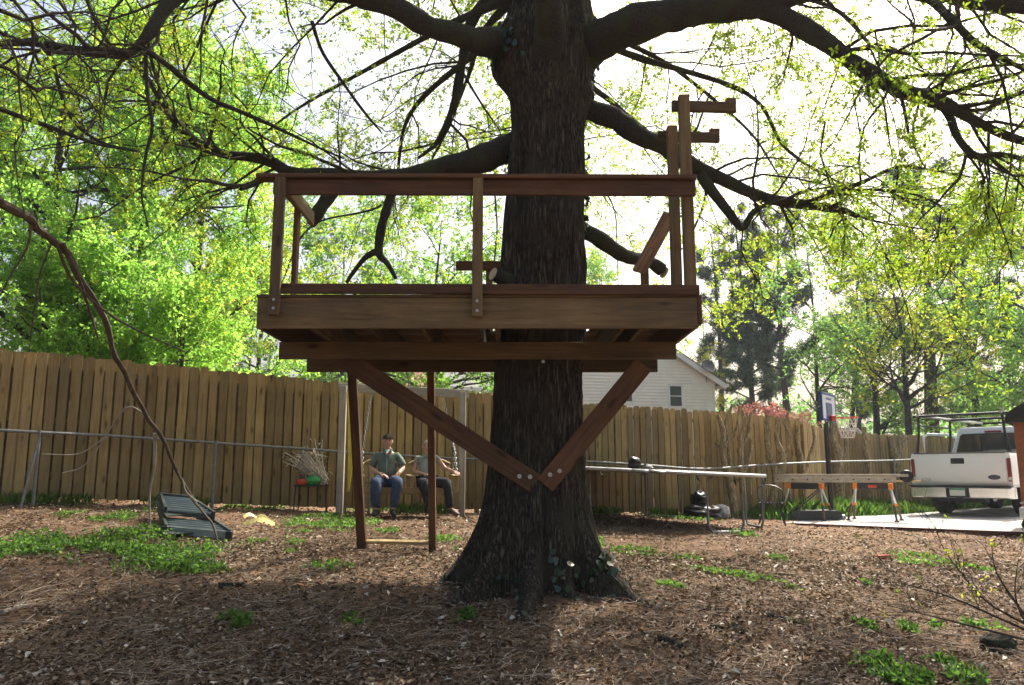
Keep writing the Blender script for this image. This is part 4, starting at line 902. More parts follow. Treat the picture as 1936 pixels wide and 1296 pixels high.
# dark green step ladder lying on the ground, base towards us
a_, b_ = P(312, 1022, 9.5), P(433, 1026, 9.35); a_.z = gz(a_.x, a_.y); b_.z = gz(b_.x, b_.y); c_, d_ = P(300, 955, 10.9), P(364, 955, 10.75)
M['greenmetal'] = mat_plain('dark_green_enamel', (.022, .03, .028), .5, .0, .5, .25, 9, .03)
M['slatmetal'] = mat_plain('grey_green_enamel', (.19, .22, .195), .5, .0, .5, .2, 9, .03)
sf = empty('step_ladder', a_, 'dark green folded step ladder lying flat on the dirt under the hanging branch', 'step ladder')
LZ = lambda t: .10 + .02 * t
def edge(s_, t): 
    n_, f_ = (a_, c_) if s_ < 0 else (b_, d_); p = Vector(n_).lerp(Vector(f_), t); p.z = gz(p.x, p.y) + .02; return p
for s_ in (-1, 1):
    p0, p1 = edge(s_, 0), edge(s_, 1); plank('side_rail', p0 + Vector((0, 0, .06)), p1 + Vector((0, 0, .14)), .13, .035, M['greenmetal'], sf)
    q0, q1 = edge(s_, .36), edge(s_, 1.03); w_ = Vector((.02 * -s_, 0, 0)); plank('rear_rail', q0 + w_ + Vector((0, 0, .19)), q1 + w_ + Vector((0, 0, .25)), .13, .035, M['greenmetal'], sf)
    mb = MB(); mb.box(tuple(p0 + Vector((0, -.02, .05))), (.075, .06, .12), .012); mb.build('foot', M['blackmetal'], sf)
for k in range(5):
    t = .03 + k * .085; p, q = edge(-1, t), edge(1, t); up = Vector((0, 0, .085 + .03 * k / 5)); dd_ = (q - p).normalized() * .02; plank('tread', p + dd_ + up, q - dd_ + up, .04, .022, M['slatmetal'], sf, (0, .3, .95))
for k in range(7):
    t = .38 + k * .092; p, q = edge(-1, t), edge(1, t); up = Vector((0, 0, .22 + .07 * k / 7)); dd_ = (q - p).normalized() * .045; plank('tread', p + dd_ + up, q - dd_ + up, .032, .022, M['slatmetal'], sf, (0, .3, .95))
for t0, t1, h0, h1, ins in ((.02, .36, .05, .07, .03), (.38, 1.0, .18, .24, .05)):
    m0, m1 = edge(-1, t0).lerp(edge(1, t0), .5), edge(-1, t1).lerp(edge(1, t1), .5); wdt = ((edge(1, t0) - edge(-1, t0)).length + (edge(1, t1) - edge(-1, t1)).length) / 2 - ins * 2
    plank('bed_panel', m0 + Vector((0, 0, h0)), m1 + Vector((0, 0, h1)), wdt, .012, M['greenmetal'], sf, (1, .3, 0))
p, q = edge(-1, 0), edge(1, 0); plank('base_panel', p + Vector((.02, .01, .055)), q + Vector((-.02, .01, .055)), .09, .02, M['slatmetal'], sf)
p, q = edge(-1, .365), edge(1, .365); plank('base_panel', p + Vector((.05, 0, .18)), q + Vector((-.05, 0, .18)), .05, .02, M['greenmetal'], sf)
p, q = edge(-1, 1.03), edge(1, 1.03); plank('top_cap', p + Vector((0, 0, .25)), q + Vector((0, 0, .25)), .14, .06, M['greenmetal'], sf)
# yellow strips on the ground
M['paleyellow'] = mat_plain('pale_yellow_plastic', (.6, .5, .18), .5, 0, .4, .2, 6, .1)
for k, (x, y, L, W, a) in enumerate(((488, 997, .42, .09, .1), (478, 985, .3, .06, .9), (505, 988, .34, .05, -.5))):
    p = G(x, y); mb = MB(); ts = np.linspace(-.5, .5, 9); vv = []
    for t in ts:
        z = .05 + .04 * math.cos(t * 5 + k); c = np.array([p.x + math.cos(a) * t * L, p.y + math.sin(a) * t * L, p.z + z]); n_ = np.array([-math.sin(a), math.cos(a), .9]); n_ /= np.linalg.norm(n_)
        vv += [c - n_ * W * .5, c + n_ * W * .5, c + n_ * W * .5 + np.array([0, .006, 0]), c - n_ * W * .5 + np.array([0, .006, 0])]
    mb.add(np.array(vv), [(4 * i + j, 4 * i + (j + 1) % 4, 4 * i + 4 + (j + 1) % 4, 4 * i + 4 + j) for i in range(8) for j in range(4)] + [(3, 2, 1, 0), (32, 33, 34, 35)])
    o = mb.build('yellow_strap', M['paleyellow'], None); tag(o, ('broad flat yellow strap lying nearest of three on the dirt left of the treehouse ladder', 'yellow strap scrap tilted at the left of the three on the dirt', 'narrow yellow strap at the right end of the three on the dirt')[k], 'strap', 'yellow straps on the dirt')

# ------------------------------------------------------------------ trampoline
TC = Vector((1.95, 13.6)); TR = 2.28
def tz(x, y): return gz(TC.x, TC.y) + .88 + (x - TC.x) * -.045 + (y - TC.y) * .012
tr = empty('trampoline', (TC.x, TC.y, gz(*TC)), 'round backyard trampoline with steel rim and bare springs seen edge-on behind the oak', 'trampoline')
def tpt(a, R=TR, dz=0): x, y = TC.x + R * math.cos(a), TC.y + R * math.sin(a); return (x, y, tz(x, y) + dz)
mb = MB(); mb.tube([tpt(a) for a in np.linspace(0, 2 * math.pi, 61)], .027, 10); mb.build('rim', M['galv'], tr, smooth=True)
M['mat'] = mat_plain('black_trampoline_mesh', (.015, .015, .017), .8, 0, .3, .2, 20, .05)
mb = MB(); N_ = 48; vv = [tpt(a, TR - .2, -.02) for a in np.arange(N_) / N_ * 2 * np.pi] + [tpt(0, 0, -.05)]; mb.add(vv, [(i, (i + 1) % N_, N_) for i in range(N_)]); mb.build('jumping_mat', M['mat'], tr)
mb = MB()
for a in np.arange(72) / 72 * 2 * np.pi: mb.tube([tpt(a, TR - .02), tpt(a, TR - .2, -.02)], .009, 5)
o = mb.build('springs', M['galv'], tr, smooth=True)
mb = MB()
for i, a in enumerate(np.arange(20) / 20 * 2 * np.pi): 
    if i % 3: mb.tube([tpt(a, TR - .01, -.01), tpt(a + .012, TR, -.07), tpt(a + .03, TR - .02, -.1 - .05 * (i % 2)), tpt(a + .02, TR - .04, -.07)], .010, 5)
mb.build('torn_pad_ties', M['mat'], tr, smooth=True)
for a in (-1.02, -2.1, .1, 1.1, 2.1, 3.2):
    a0, a1 = a - .16, a + .16; p0, p1 = tpt(a0), tpt(a1); g0, g1 = gz(p0[0], p0[1]) + .03, gz(p1[0], p1[1]) + .03
    mb = MB(); mb.tube([p0, (p0[0], p0[1], g0 + .1), (p0[0] * .9 + p1[0] * .1, p0[1] * .9 + p1[1] * .1, g0), (p0[0] * .1 + p1[0] * .9, p0[1] * .1 + p1[1] * .9, g1), (p1[0], p1[1], g1 + .1), p1], .021, 8); mb.build('leg', M['pipe'], tr, smooth=True)
M['blackbag'] = mat_plain('black_bin_liner', (.010, .010, .011), .36, 0, .4, .2, 8, .15)
M['paper'] = mat_plain('grey_paper_sack', (.4, .39, .38), .8, 0, .3, .15, 8, .2)
p = tpt(-1.95 + .0, TR - .02); p = Vector((P(1201, 890, 11.6).x, 11.65, tz(P(1201, 890, 11.6).x, 11.65) + .025))
blob('black_bundle', M['blackbag'], p, (.075, .07, .085), 'small black bundle sitting on the trampoline rim', 'bundle', 22, .25, 13)
p = Vector((P(1229, 893, 11.6).x, 11.68, tz(P(1229, 893, 11.6).x, 11.68) + .02)); blob('pale_rag', M['paper'], p, (.05, .05, .03), 'small pale rag on the trampoline rim right of the black bundle', 'rag', 16, .3, 17)
p = GF(1332, 972, 1.0); blob('bin_bag', M['blackbag'], p - Vector((.05, 0, .02)), (.34, .26, .15), 'low full black bin bag slumped on the dirt behind the trampoline', 'rubbish bag', 34, .2, 21)
blob('bin_bag', M['blackbag'], p + Vector((-.06, .12, .2)), (.14, .15, .16), 'upright knotted black bin bag resting on top of the slumped one', 'rubbish bag', 30, .28, 24)
p = GF(1360, 971, 1.0); blob('paper_sack', M['paper'], p + Vector((.08, .1, 0)), (.14, .12, .14), 'crumpled pale paper sack against the right of the black bin bags', 'paper sack', 24, .2, 31)

# ------------------------------------------------------------------ wire chair
q = G(1460, 994); wc = empty('wire_chair', (q.x, q.y, q.z), 'small black wire stool chair with tilted seatback at the end of the trampoline', 'chair', None, -.35)
S_ = .40
mb = MB(); mb.tube([(-.2, -.2, S_), (.2, -.2, S_), (.2, .2, S_), (-.2, .2, S_), (-.2, -.2, S_)], .012, 6)
for k in range(7): mb.tube([(-.18 + k * .06, -.2, S_), (-.18 + k * .06, .2, S_)], .006, 5)
mb.build('seat', B_, wc, world=False, smooth=True)
for x, y in ((-.19, -.19), (.19, -.19), (-.19, .19), (.19, .19)): mb = MB(); mb.tube([(x * 1.25, y * 1.25, 0), (x * .9, y * .9, .22), (x, y, S_)], .010, 6, 8); mb.build('leg', B_, wc, world=False, smooth=True)
mb = MB(); mb.tube([(-.2, .19, S_), (-.24, .3, .66), (0, .32, .72), (.2, .3, .62), (.2, .19, S_)], .011, 6, 20)
for k in range(5): mb.tube([(-.14 + k * .07, .2, S_), (-.15 + k * .07, .31, .66 - abs(k - 1.5) * .02)], .006, 5)
mb.build('backrest', B_, wc, world=False, smooth=True)
# ------------------------------------------------------------------ sawhorses and ladder
M['shblack'] = mat_plain('black_moulded_plastic', (.025, .025, .027), .5, 0, .4, .2, 15, .05)
M['alu'] = mat_plain('dull_aluminium', (.5, .48, .45), .4, .75, .5, .15, 10, .03)
M['legmetal'] = mat_plain('scuffed_brown_leg', (.12, .075, .055), .6, .2, .4, .3, 10, .05)
def sawhorse(px, py, rz, label):
    p = G(px, py); z0 = PAD_Z if in_poly(np.array([p.x]), np.array([p.y]), PAD)[0] else p.z
    s = empty('sawhorse', (p.x, p.y, z0), label, 'sawhorse', 'sawhorses under the extension ladder', rz)
    mb = MB(); mb.box((0, 0, .70), (.60, .07, .12), .012); mb.box((0, 0, .765), (.56, .05, .02), .005); mb.build('beam', M['shblack'], s, world=False)
    for e in (-1, 1):
        mb = MB(); mb.box((e * .345, 0, .70), (.095, .09, .135), .015); mb.build('end_cap', M['orange'], s, world=False)
        for f in (-1, 1):
            a, b, c = Vector((e * .34, f * .03, .65)), Vector((e * .40, f * .17, .33)), Vector((e * .46, f * .30, .02))
            mb = MB(); mb.tube([a, b], .021, 6); leg = mb.build('leg', M['alu'], s, world=False)
            mb = MB(); mb.tube([b + Vector((0, 0, .02)), c], .024, 6); mb.box(tuple(c), (.09, .05, .03), .006); link('lower_leg', mb.mesh('lower_leg', M['legmetal']), leg)
            mb = MB(); mb.box(tuple(b), (.06, .05, .05), .008); link('clamp', mb.mesh('clamp', M['orange']), leg)
    mb = MB(); mb.box((0, -.0375, .70), (.16, .006, .06)); mb.build('badge', M['redp'] if rz > -.65 else M['shblack'], s, world=False)
    return s
sh1 = sawhorse(1526, 985, -.70, 'black and orange folding sawhorse at the left end of the ladder, nearer the trampoline')
sh2 = sawhorse(1655, 990, -.60, 'black and orange folding sawhorse at the right end of the ladder, nearer the truck')
p1, p2 = wm(sh1) @ Vector((0, 0, .776)), wm(sh2) @ Vector((0, 0, .776)); ld = (p2 - p1); ld.normalize()
la, lb = p1 - ld * .62, p2 + ld * .42
le = empty('extension_ladder', la.lerp(lb, .5), 'long aluminium extension ladder lying across the two sawhorses', 'ladder')
nrm = Vector((-ld.y, ld.x, 0)).normalized()
if nrm.y < 0: nrm = -nrm
for k, off in enumerate((-.17, .17)):
    up = Vector((0, 0, .062)); plank('side_rail', la + nrm * off + up, lb + nrm * off + up, .11, .03, M['ladderalu'], le)
    plank('fly_rail', la + nrm * (off * .8) + Vector((0, 0, .15)) + ld * .0, lb + nrm * (off * .8) + Vector((0, 0, .15)) + ld * .25, .055, .026, M['ladderalu'], le)
L_ = (lb - la).length; nr = int(L_ / .3)
for k in range(nr + 1):
    c = la + ld * (.06 + k * .3) + Vector((0, 0, .07)); mb = MB(); mb.tube([c - nrm * .155, c + nrm * .155], .018, 8); mb.build('rung', M['ladderalu'], le, smooth=True)
    mb = MB(); mb.tube([c - nrm * .186, c - nrm * .19], .016, 10); mb.build('rung_end', M['blackmetal'], le)
bx = lb + ld * .1
o = plank('yellow_board', bx + Vector((0, 0, .035)), bx + ld * .95 + Vector((0, 0, .035)), .14, .035, M['swingwood'], None, tuple(nrm)); tag(o, 'short yellowish board sticking out past the right end of the ladder', 'board')
o.matrix_basis = Matrix.Translation(-ld * .55) @ o.matrix_basis
mb = MB(); cc = lb + ld * .22 + Vector((0, -.05, .13))
for k in range(7): mb.tube([cc + nrm * (k * .022 - .06) + ld * (math.cos(a) * .115) + Vector((0, 0, math.sin(a) * .115)) for a in np.linspace(0, 6.28, 17)], .014, 6, None, False)
mb.tube([cc - nrm * .08, cc + nrm * .09], .10, 16); o = mb.build('hose_coil', M['blackbag'], None, smooth=True); tag(o, 'black coil of cable on the right end of the extension ladder', 'coil')

# ------------------------------------------------------------------ basketball hoop
q = P(1573, 978, 16.9); bhz = PAD_Z + .0
bh = empty('basketball_hoop', (q.x, q.y, bhz), 'portable basketball hoop with white backboard on a black wheeled base', 'basketball hoop')
bdir = Vector((.80, -.60, 0)).normalized(); bside = Vector((bdir.y, -bdir.x, 0))
zt_b, zb_b = P(1565, 745, 16.9).z, P(1565, 797, 16.9).z
mb = MB(); mb.tube([(q.x, q.y, bhz), (q.x, q.y, zb_b - .05)], .05, 10); mb.build('pole', B_, bh, smooth=True)
base_c = Vector((q.x, q.y, bhz)) - Vector((.44, -.05, 0))
prof = [(-.52, 0), (-.55, .05), (-.52, .15), (-.46, .19), (.46, .19), (.54, .15), (.56, .05), (.54, 0)]
mb = MB(); mb.prism(prof, .62, ((base_c.x, base_c.y + .31, bhz + .01), (1, 0, 0), (0, 0, 1), (0, -1, 0))); mb.build('base', M['shblack'], bh)
for s in (-1, 1):
    mb = MB(); mb.lathe([(.0, -.02), (.05, -.02), (.06, 0), (.05, .02), (0, .02)], 14, (q.x + .16, q.y + .2 * s, bhz + .06), 'Y'); mb.build('wheel', M['galv'], bh, smooth=True)
for s in (-1, 1): mb = MB(); mb.tube([(q.x, q.y + .05 * s, bhz + .8), (q.x - .8, q.y + .05 + .12 * s, bhz + .18)], .013, 6); mb.build('strut', B_, bh, smooth=True)
bc = Vector((q.x, q.y, (zt_b + zb_b) / 2)) + bdir * .07; bw_, bh_ = 1.06, (zt_b - zb_b)
M['bboard'] = mat_plain('white_backboard', (.62, .66, .72), .3, 0, .5, .05, 4, 0); M['bblue'] = mat_plain('blue_plastic', (.03, .05, .22), .4, 0, .5, .1, 5, 0)
ups = Vector((0, 0, 1))
def slab(nm, c, w, h, t, mat, par, rot_dir): return plank(nm, c - bside * w / 2, c + bside * w / 2, h, t, mat, par, (0, 0, 1), .003)
slab('backboard', bc, bw_ - .05, bh_ - .05, .03, M['bboard'], bh, None)
for s in (-1, 1):
    plank('backboard_frame', bc + bside * s * (bw_ / 2 - .02) - ups * bh_ / 2, bc + bside * s * (bw_ / 2 - .02) + ups * bh_ / 2, .045, .05, M['bblue'], bh, tuple(bside))
    plank('backboard_frame', bc + ups * s * (bh_ / 2 - .02) - bside * (bw_ / 2 - .05), bc + ups * s * (bh_ / 2 - .02) + bside * (bw_ / 2 - .05), .045, .05, M['bblue'], bh)
fc = bc + bdir * .018 - ups * .08
slab('target_square', fc, .46, .34, .006, M['bblue'], bh, None)
slab('target_panel', fc + bdir * .004 + ups * .01, .30, .20, .006, mat_plain('dark_blue_panel', (.06, .08, .16), .4), bh, None)
for k in range(5): slab('letter_mark', fc + ups * .26 + bside * (k - 2) * .09 + bdir * .0, .05, .05, .004, M['bblue'], bh, None)
M['hoopred'] = mat_plain('red_orange_rim', (.55, .06, .03), .45, .2, .5, .1, 10, 0)
rc = bc + bdir * .36 - ups * (bh_ / 2 - .06)
mb = MB(); mb.tube([rc + bdir * math.cos(a) * .225 + bside * math.sin(a) * .225 for a in np.linspace(0, 2 * math.pi, 25)], .012, 6, None, False); mb.box(tuple(bc + bdir * .08 - ups * (bh_ / 2 - .06)), (.1, .1, .12), .01); mb.build('rim', M['hoopred'], bh, smooth=True)
M['net'] = mat_plain('white_net_cord', (.62, .55, .52), .8, 0, .2, .1, 10, 0)
mb = MB()
def npt(a, t): r = .22 * (1 - .42 * t); return rc + bdir * math.cos(a) * r + bside * math.sin(a) * r - ups * (.42 * t)
for k in range(12):
    a = k / 12 * 2 * math.pi
    for s in (-1, 1): mb.tube([npt(a + s * t * 1.05, t) for t in np.linspace(0, 1, 6)], .006, 4)
for t in (.3, .65, 1): mb.tube([npt(a, t) for a in np.linspace(0, 2 * math.pi, 17)], .005, 4)
mb.build('net', M['net'], bh)
for s in (-1, 1):
    mb = MB(); mb.tube([(q.x, q.y, zb_b - .15 + .0), tuple(bc - bdir * .02 - ups * .12 + bside * .2 * s)], .018, 6); mb.tube([(q.x, q.y, zb_b - .5), tuple(bc - bdir * .02 - ups * .3 + bside * .2 * s)], .018, 6); mb.build('bracket', B_, bh, smooth=True)

# ------------------------------------------------------------------ pickup truck (local: -Y is the tail, +X its right flank)
M['truck'] = mat_plain('white_truck_paint', (.66, .68, .68), .3, 0, .5, .03, 2, 0, coat=.5)
M['glass'] = mat_plain('dark_tinted_glass', (.012, .018, .018), .06, 0, .7, .1, 3, 0)
M['glassin'] = mat_plain('clear_side_glass', (.2, .22, .2), .08, 0, .6, .2, 3, 0)
M['tail'] = mat_plain('red_tail_lens', (.17, .01, .015), .18, 0, .6, .1, 5, 0)
M['chrome'] = mat_plain('bumper_chrome', (.62, .62, .6), .2, .75, .6, .08, 5, 0)
M['rubber'] = mat_plain('tyre_rubber', (.018, .018, .018), .85, 0, .3, .2, 18, .1)
M['trim'] = mat_plain('black_trim', (.02, .02, .022), .6, 0, .3, .2, 12, .03)
ta = rad(48); tl0 = P(1748, 972, 18.7)
tfw = Vector((math.sin(ta), math.cos(ta), 0)); trt = Vector((math.cos(ta), -math.sin(ta), 0))
HWt = 1.0
tpos = Vector((tl0.x, tl0.y, PAD_Z)) + trt * .86 + tfw * -.1
tk = empty('pickup_truck', tpos, 'white pickup truck with pipe ladder rack and open driver door, tail to the yard', 'pickup truck', None, -ta)
def tb(nm, mb, mat, par=None, smooth=True, sharp=38):
    if par is None: return mb.build(nm, mat, tk, world=False, smooth=smooth, sharp=sharp)
    return link(nm, mb.mesh(nm, mat, smooth, sharp), par)
# bed: rounded cross-section swept along the length
def sweep(secs):
    mb = MB(); n = len(secs[0]); vv = np.vstack(secs); f = [(i * n + j, i * n + (j + 1) % n, (i + 1) * n + (j + 1) % n, (i + 1) * n + j) for i in range(len(secs) - 1) for j in range(n)]
    f += [tuple(range(n))[::-1], tuple(range((len(secs) - 1) * n, len(secs) * n))]; return mb.add(vv, f)
def bedsec(y, w=HWt, top=1.30, bot=.62): 
    pr = [(-w + .06, bot), (-w + .01, bot + .08), (-w, bot + .35), (-w + .02, top - .1), (-w + .05, top - .02), (-w + .1, top), (w - .1, top), (w - .05, top - .02), (w - .02, top - .1), (w, bot + .35), (w - .01, bot + .08), (w - .06, bot)]
    return np.array([(x, y, z) for x, z in pr])
# sides of the bed as two panels with a cut wheel arch, floor, tailgate
for s in (-1, 1):
    def sec(y): 
        pr = [(.93, .60), (.99, .66), (1.0, .95), (.985, 1.20), (.96, 1.285), (.90, 1.30), (.85, 1.29), (.85, 1.20), (.86, .64)]
        ay = abs(y - 1.30); lift = max(0, .46 ** 2 - ay * ay) ** .5 if ay < .46 else 0
        bot = max(.60, .40 + lift * 1.05)
        fl = .035 * math.exp(-((ay - .46) / .14) ** 2)
        return np.array([(s * (x + (fl if z < 1.1 and x > .9 else 0)), y, max(z, bot) if z < .75 else z) for x, z in (pr if s > 0 else pr[::-1])])
    ysx = np.unique(np.r_[np.linspace(.03, 2.42, 16), np.linspace(.82, 1.78, 19)])
    tb('bed_side', sweep([sec(y) for y in ysx]), M['truck'])
    mb = MB(); mb.box((s * .905, 1.22, 1.305), (.12, 2.36, .022), .008); tb('bed_rail_cap', mb, M['trim'])
    mb = MB(); mb.box((s * .945, .06, .95), (.085, .10, .47), .03); tl_ = tb('tail_lamp', mb, M['tail'])
    mb = MB(); mb.box((s * .945, .058, .775), (.083, .10, .09), .02); tb('reversing_lens', mb, mat_plain('pale_lens', (.45, .42, .42), .2), tl_)
    mb = MB(); mb.tube([(s * .70, .0, .37), (s * .70, .05, .37)], .01, 5)
mb = MB(); mb.box((0, 1.22, .70), (1.72, 2.36, .05)); tb('bed_floor', mb, M['trim'])
mb = MB(); mb.box((0, .045, .96), (1.79, .07, .655), .022); tg = tb('tailgate', mb, M['truck'])
mb = MB(); mb.box((0, .045, 1.293), (1.80, .085, .025), .008); tb('cap', mb, M['trim'], tg)
mb = MB(); mb.box((-.02, .008, 1.13), (.27, .015, .115), .006); h_ = tb('handle', mb, M['trim'], tg)
mb = MB(); mb.lathe([(0, -.012), (.115, -.01), (.12, 0), (.115, .01), (0, .012)], 24, (.66, .008, .80), 'Y')
v_ = mb.v[0]; v_[:, 2] = .80 + (v_[:, 2] - .80) * .42; tb('oval_emblem', mb, mat_plain('dark_blue_emblem', (.07, .08, .1), .25, .3), tg)
def text_mesh(txt, size, depth, mat):
    cu = bpy.data.curves.new('txt', 'FONT'); cu.body = txt; cu.size = size; cu.extrude = depth; cu.align_x = 'CENTER'; cu.align_y = 'CENTER'; o = bpy.data.objects.new('tmp', cu); COL.objects.link(o)
    dg = bpy.context.evaluated_depsgraph_get(); me = bpy.data.meshes.new_from_object(o.evaluated_get(dg)); bpy.data.objects.remove(o); me.materials.clear(); me.materials.append(mat); return me
me = text_mesh('F-250', .085, .005, M['chrome']); me.transform(Matrix.Translation((-.68, .006, .74)) @ Matrix.Rotation(rad(90), 4, 'X')); link('badge_lettering', me, tg)
mb = MB(); mb.box((-.2, -.0, .53), (.4, .02, .16), .004); 
# bumper
prb = [(-1.0, .14), (-1.02, -.02), (-.94, -.13), (-.5, -.17), (.5, -.17), (.94, -.13), (1.02, -.02), (1.0, .14)]
secs = []
for x, y in prb: secs.append([(x, y, .38 + (.04 if abs(x) > .9 else 0)), (x, y - .02, .40), (x, y - .03, .58), (x, y, .60), (x, y + .05, .60), (x, y + .05, .38)])
tb('bumper', sweep([np.array(s_) for s_ in secs]), M['chrome'])
mb = MB(); mb.box((0, -.07, .615), (1.98, .22, .03), .01); tb('bumper_step', mb, M['trim'])
mb = MB(); mb.box((0, -.19, .49), (.46, .03, .19), .01); tb('plate_recess', mb, M['trim'])
M['plate'] = mat_plain('number_plate', (.55, .6, .55), .4, 0, .4, .08, 9, 0)
mb = MB(); mb.box((0, -.208, .50), (.30, .008, .15), .003); pl_ = tb('number_plate', mb, M['plate'])
mb = MB(); mb.box((0, -.2135, .555), (.29, .004, .035)); tb('plate_band', mb, mat_plain('green_plate_band', (.05, .22, .12), .4), pl_)
mb = MB(); mb.box((0, .15, .36), (.9, .3, .14), .02); mb.box((0, -.1, .33), (.1, .3, .1), .01); mb.tube([(0, -.22, .34), (0, -.22, .40)], .03, 10); tb('tow_hitch', mb, M['trim'])
mb = MB(); mb.tube([(-.86, 1.3, .39), (.86, 1.3, .39)], .06, 10); mb.lathe([(0, -.16), (.12, -.12), (.17, 0), (.12, .12), (0, .16)], 16, (0, 1.3, .39), 'X'); mb.box((0, 2.6, .5), (.9, 4.6, .14), .02); tb('chassis', mb, M['trim'])
mb = MB(); mb.tube([(.55, .3, .42), (.62, .1, .38), (.64, -.02, .36)], .035, 10); tb('tail_pipe', mb, M['galv'])
for s in (-1, 1):
    for y in (1.30, 4.75):
        mb = MB(); mb.lathe([(.22, -.13), (.36, -.135), (.395, -.10), (.395, .10), (.36, .135), (.22, .13)], 32, (s * .80, y, .395), 'X'); wh = tb('wheel', mb, M['rubber'])
        mb = MB(); mb.lathe([(0, -.05), (.06, -.05), (.19, -.02), (.23, -.12 ), (.225, .12), (.19, .02), (.06, .06), (0, .06)], 24, (s * .80, y, .395), 'X'); tb('rim', mb, M['alu'], wh)
# cab
def cabsec(y, w0, w1, z0, z1, zb_): return np.array([(-w0, y, zb_), (-w0 - .01, y, z0 - .35), (-w0, y, z0), (-w1, y, z1 - .07), (-w1 + .09, y, z1), (w1 - .09, y, z1), (w1, y, z1 - .07), (w0, y, z0), (w0 + .01, y, z0 - .35), (w0, y, zb_)])
cs = [cabsec(2.46, .97, .76, 1.30, 1.86, .55), cabsec(2.50, .985, .79, 1.30, 1.915, .5), cabsec(2.62, .99, .80, 1.30, 1.935, .5), cabsec(3.3, .99, .80, 1.29, 1.95, .5), cabsec(3.9, .99, .79, 1.28, 1.93, .5), cabsec(4.15, .99, .77, 1.27, 1.88, .5)]
tb('cab', sweep(cs), M['truck'])
cs = [cabsec(4.14, .99, .76, 1.27, 1.87, .5), cabsec(4.75, .985, .93, 1.25, 1.30, .5), cabsec(5.9, .95, .88, 1.14, 1.18, .5), cabsec(6.02, .9, .84, 1.05, 1.1, .5)]
tb('bonnet', sweep(cs), M['truck'])
def quadpanel(pts, t, nrm_):
    mb = MB(); a = np.array(pts, float); n_ = np.array(nrm_, float) * t; k = len(pts); mb.add(np.vstack([a, a + n_]), [tuple(range(k))[::-1], tuple(range(k, 2 * k))] + [(i, (i + 1) % k, k + (i + 1) % k, k + i) for i in range(k)]); return mb
rw = tb('rear_window', quadpanel([(-.84, 2.452, 1.345), (.84, 2.452, 1.345), (.72, 2.437, 1.73), (.66, 2.434, 1.775), (-.66, 2.434, 1.775), (-.72, 2.437, 1.73)], .012, (0, -1, 0)), M['glass'], None, False)
for x in (-.27, .27): mb = MB(); mb.box((x, 2.432, 1.555), (.022, .012, .43)); tb('window_bar', mb, M['trim'], rw)
mb = MB(); mb.box((0, 2.43, 1.815), (.36, .03, .05), .01); tb('high_brake_lamp', mb, M['tail'])
for (x, w) in ((-.5, .3), (.5, .3)): mb = MB(); mb.box((x, 2.75, 1.42), (w, .1, .35), .05); 
tb('side_window', quadpanel([(1.0, 2.62, 1.33), (1.0, 3.95, 1.32), (.86, 3.85, 1.82), (.86, 2.68, 1.84)], .008, (.96, 0, .26)), M['glass'], None, False)
tb('windscreen', quadpanel([(-.9, 4.72, 1.33), (.9, 4.72, 1.33), (.74, 4.2, 1.85), (-.74, 4.2, 1.85)], .01, (0, .7, .7)), M['glass'], None, False)
# open driver's door swung out to the left
dh = Vector((-1.0, 4.05, 0)); ddv = Vector((-math.sin(rad(62)), -math.cos(rad(62)), 0)); dn = Vector((-ddv.y, ddv.x, 0))
def dpt(u, z): q_ = dh + ddv * u; return (q_.x, q_.y, z)
drm = quadpanel([dpt(0, .55), dpt(1.1, .55), dpt(1.12, 1.30), dpt(0, 1.30)], .09, dn); dr_ = tb('driver_door', drm, M['truck'], None, False)
mb = MB(); mb.tube([dpt(.1, 1.3), dpt(.32, 1.72), dpt(.5, 1.82), dpt(1.0, 1.84), dpt(1.1, 1.76), dpt(1.1, 1.3)], .035, 8); tb('window_frame', mb, M['truck'], dr_)
gl = bpy.data.materials.new('door_glass'); gl.use_nodes = True; gb = gl.node_tree.nodes['Principled BSDF']; gb.inputs['Transmission Weight'].default_value = 1.0; gb.inputs['IOR'].default_value = 1.02; gb.inputs['Roughness'].default_value = 0.0; gb.inputs['Base Color'].default_value = (.72, .75, .72, 1)
tb('window_pane', quadpanel([dpt(.16, 1.31), dpt(1.07, 1.31), dpt(1.07, 1.76), dpt(.98, 1.80), dpt(.5, 1.79), dpt(.35, 1.70)], .006, dn), gl, dr_, False)
# pipe rack
rk = []
for y in (.28, 2.2):
    for s in (-1, 1): mb = MB(); mb.tube([(s * .92, y, 1.31), (s * .86, y, 1.70), (s * .84, y, 2.10)], .028, 8); mb.box((s * .92, y, 1.315), (.1, .16, .02)); tb('rack_upright', mb, M['trim'])
    mb = MB(); mb.tube([(-.95, y, 2.10), (.95, y, 2.10)], .028, 8); tb('rack_crossbar', mb, M['trim'])
for s in (-1, 1):
    mb = MB(); mb.tube([(s * .84, .2, 2.11), (s * .84, 4.5, 2.11)], .028, 8); tb('rack_rail', mb, M['galv'])
    mb = MB(); mb.tube([(s * .84, .28, 1.90), (s * .84, 2.2, 1.90)], .016, 8); tb('rack_brace', mb, M['trim'])
    mb = MB(); mb.tube([(s * .84, .28, 2.11), (s * .86, .28, 2.22)], .028, 8); tb('rack_stop', mb, M['galv'])
mb = MB(); mb.tube([(-.84, 4.5, 2.11), (.84, 4.5, 2.11)], .028, 8); tb('rack_crossbar', mb, M['trim'])

tk.scale = (1.06, 1.06, 1.10)
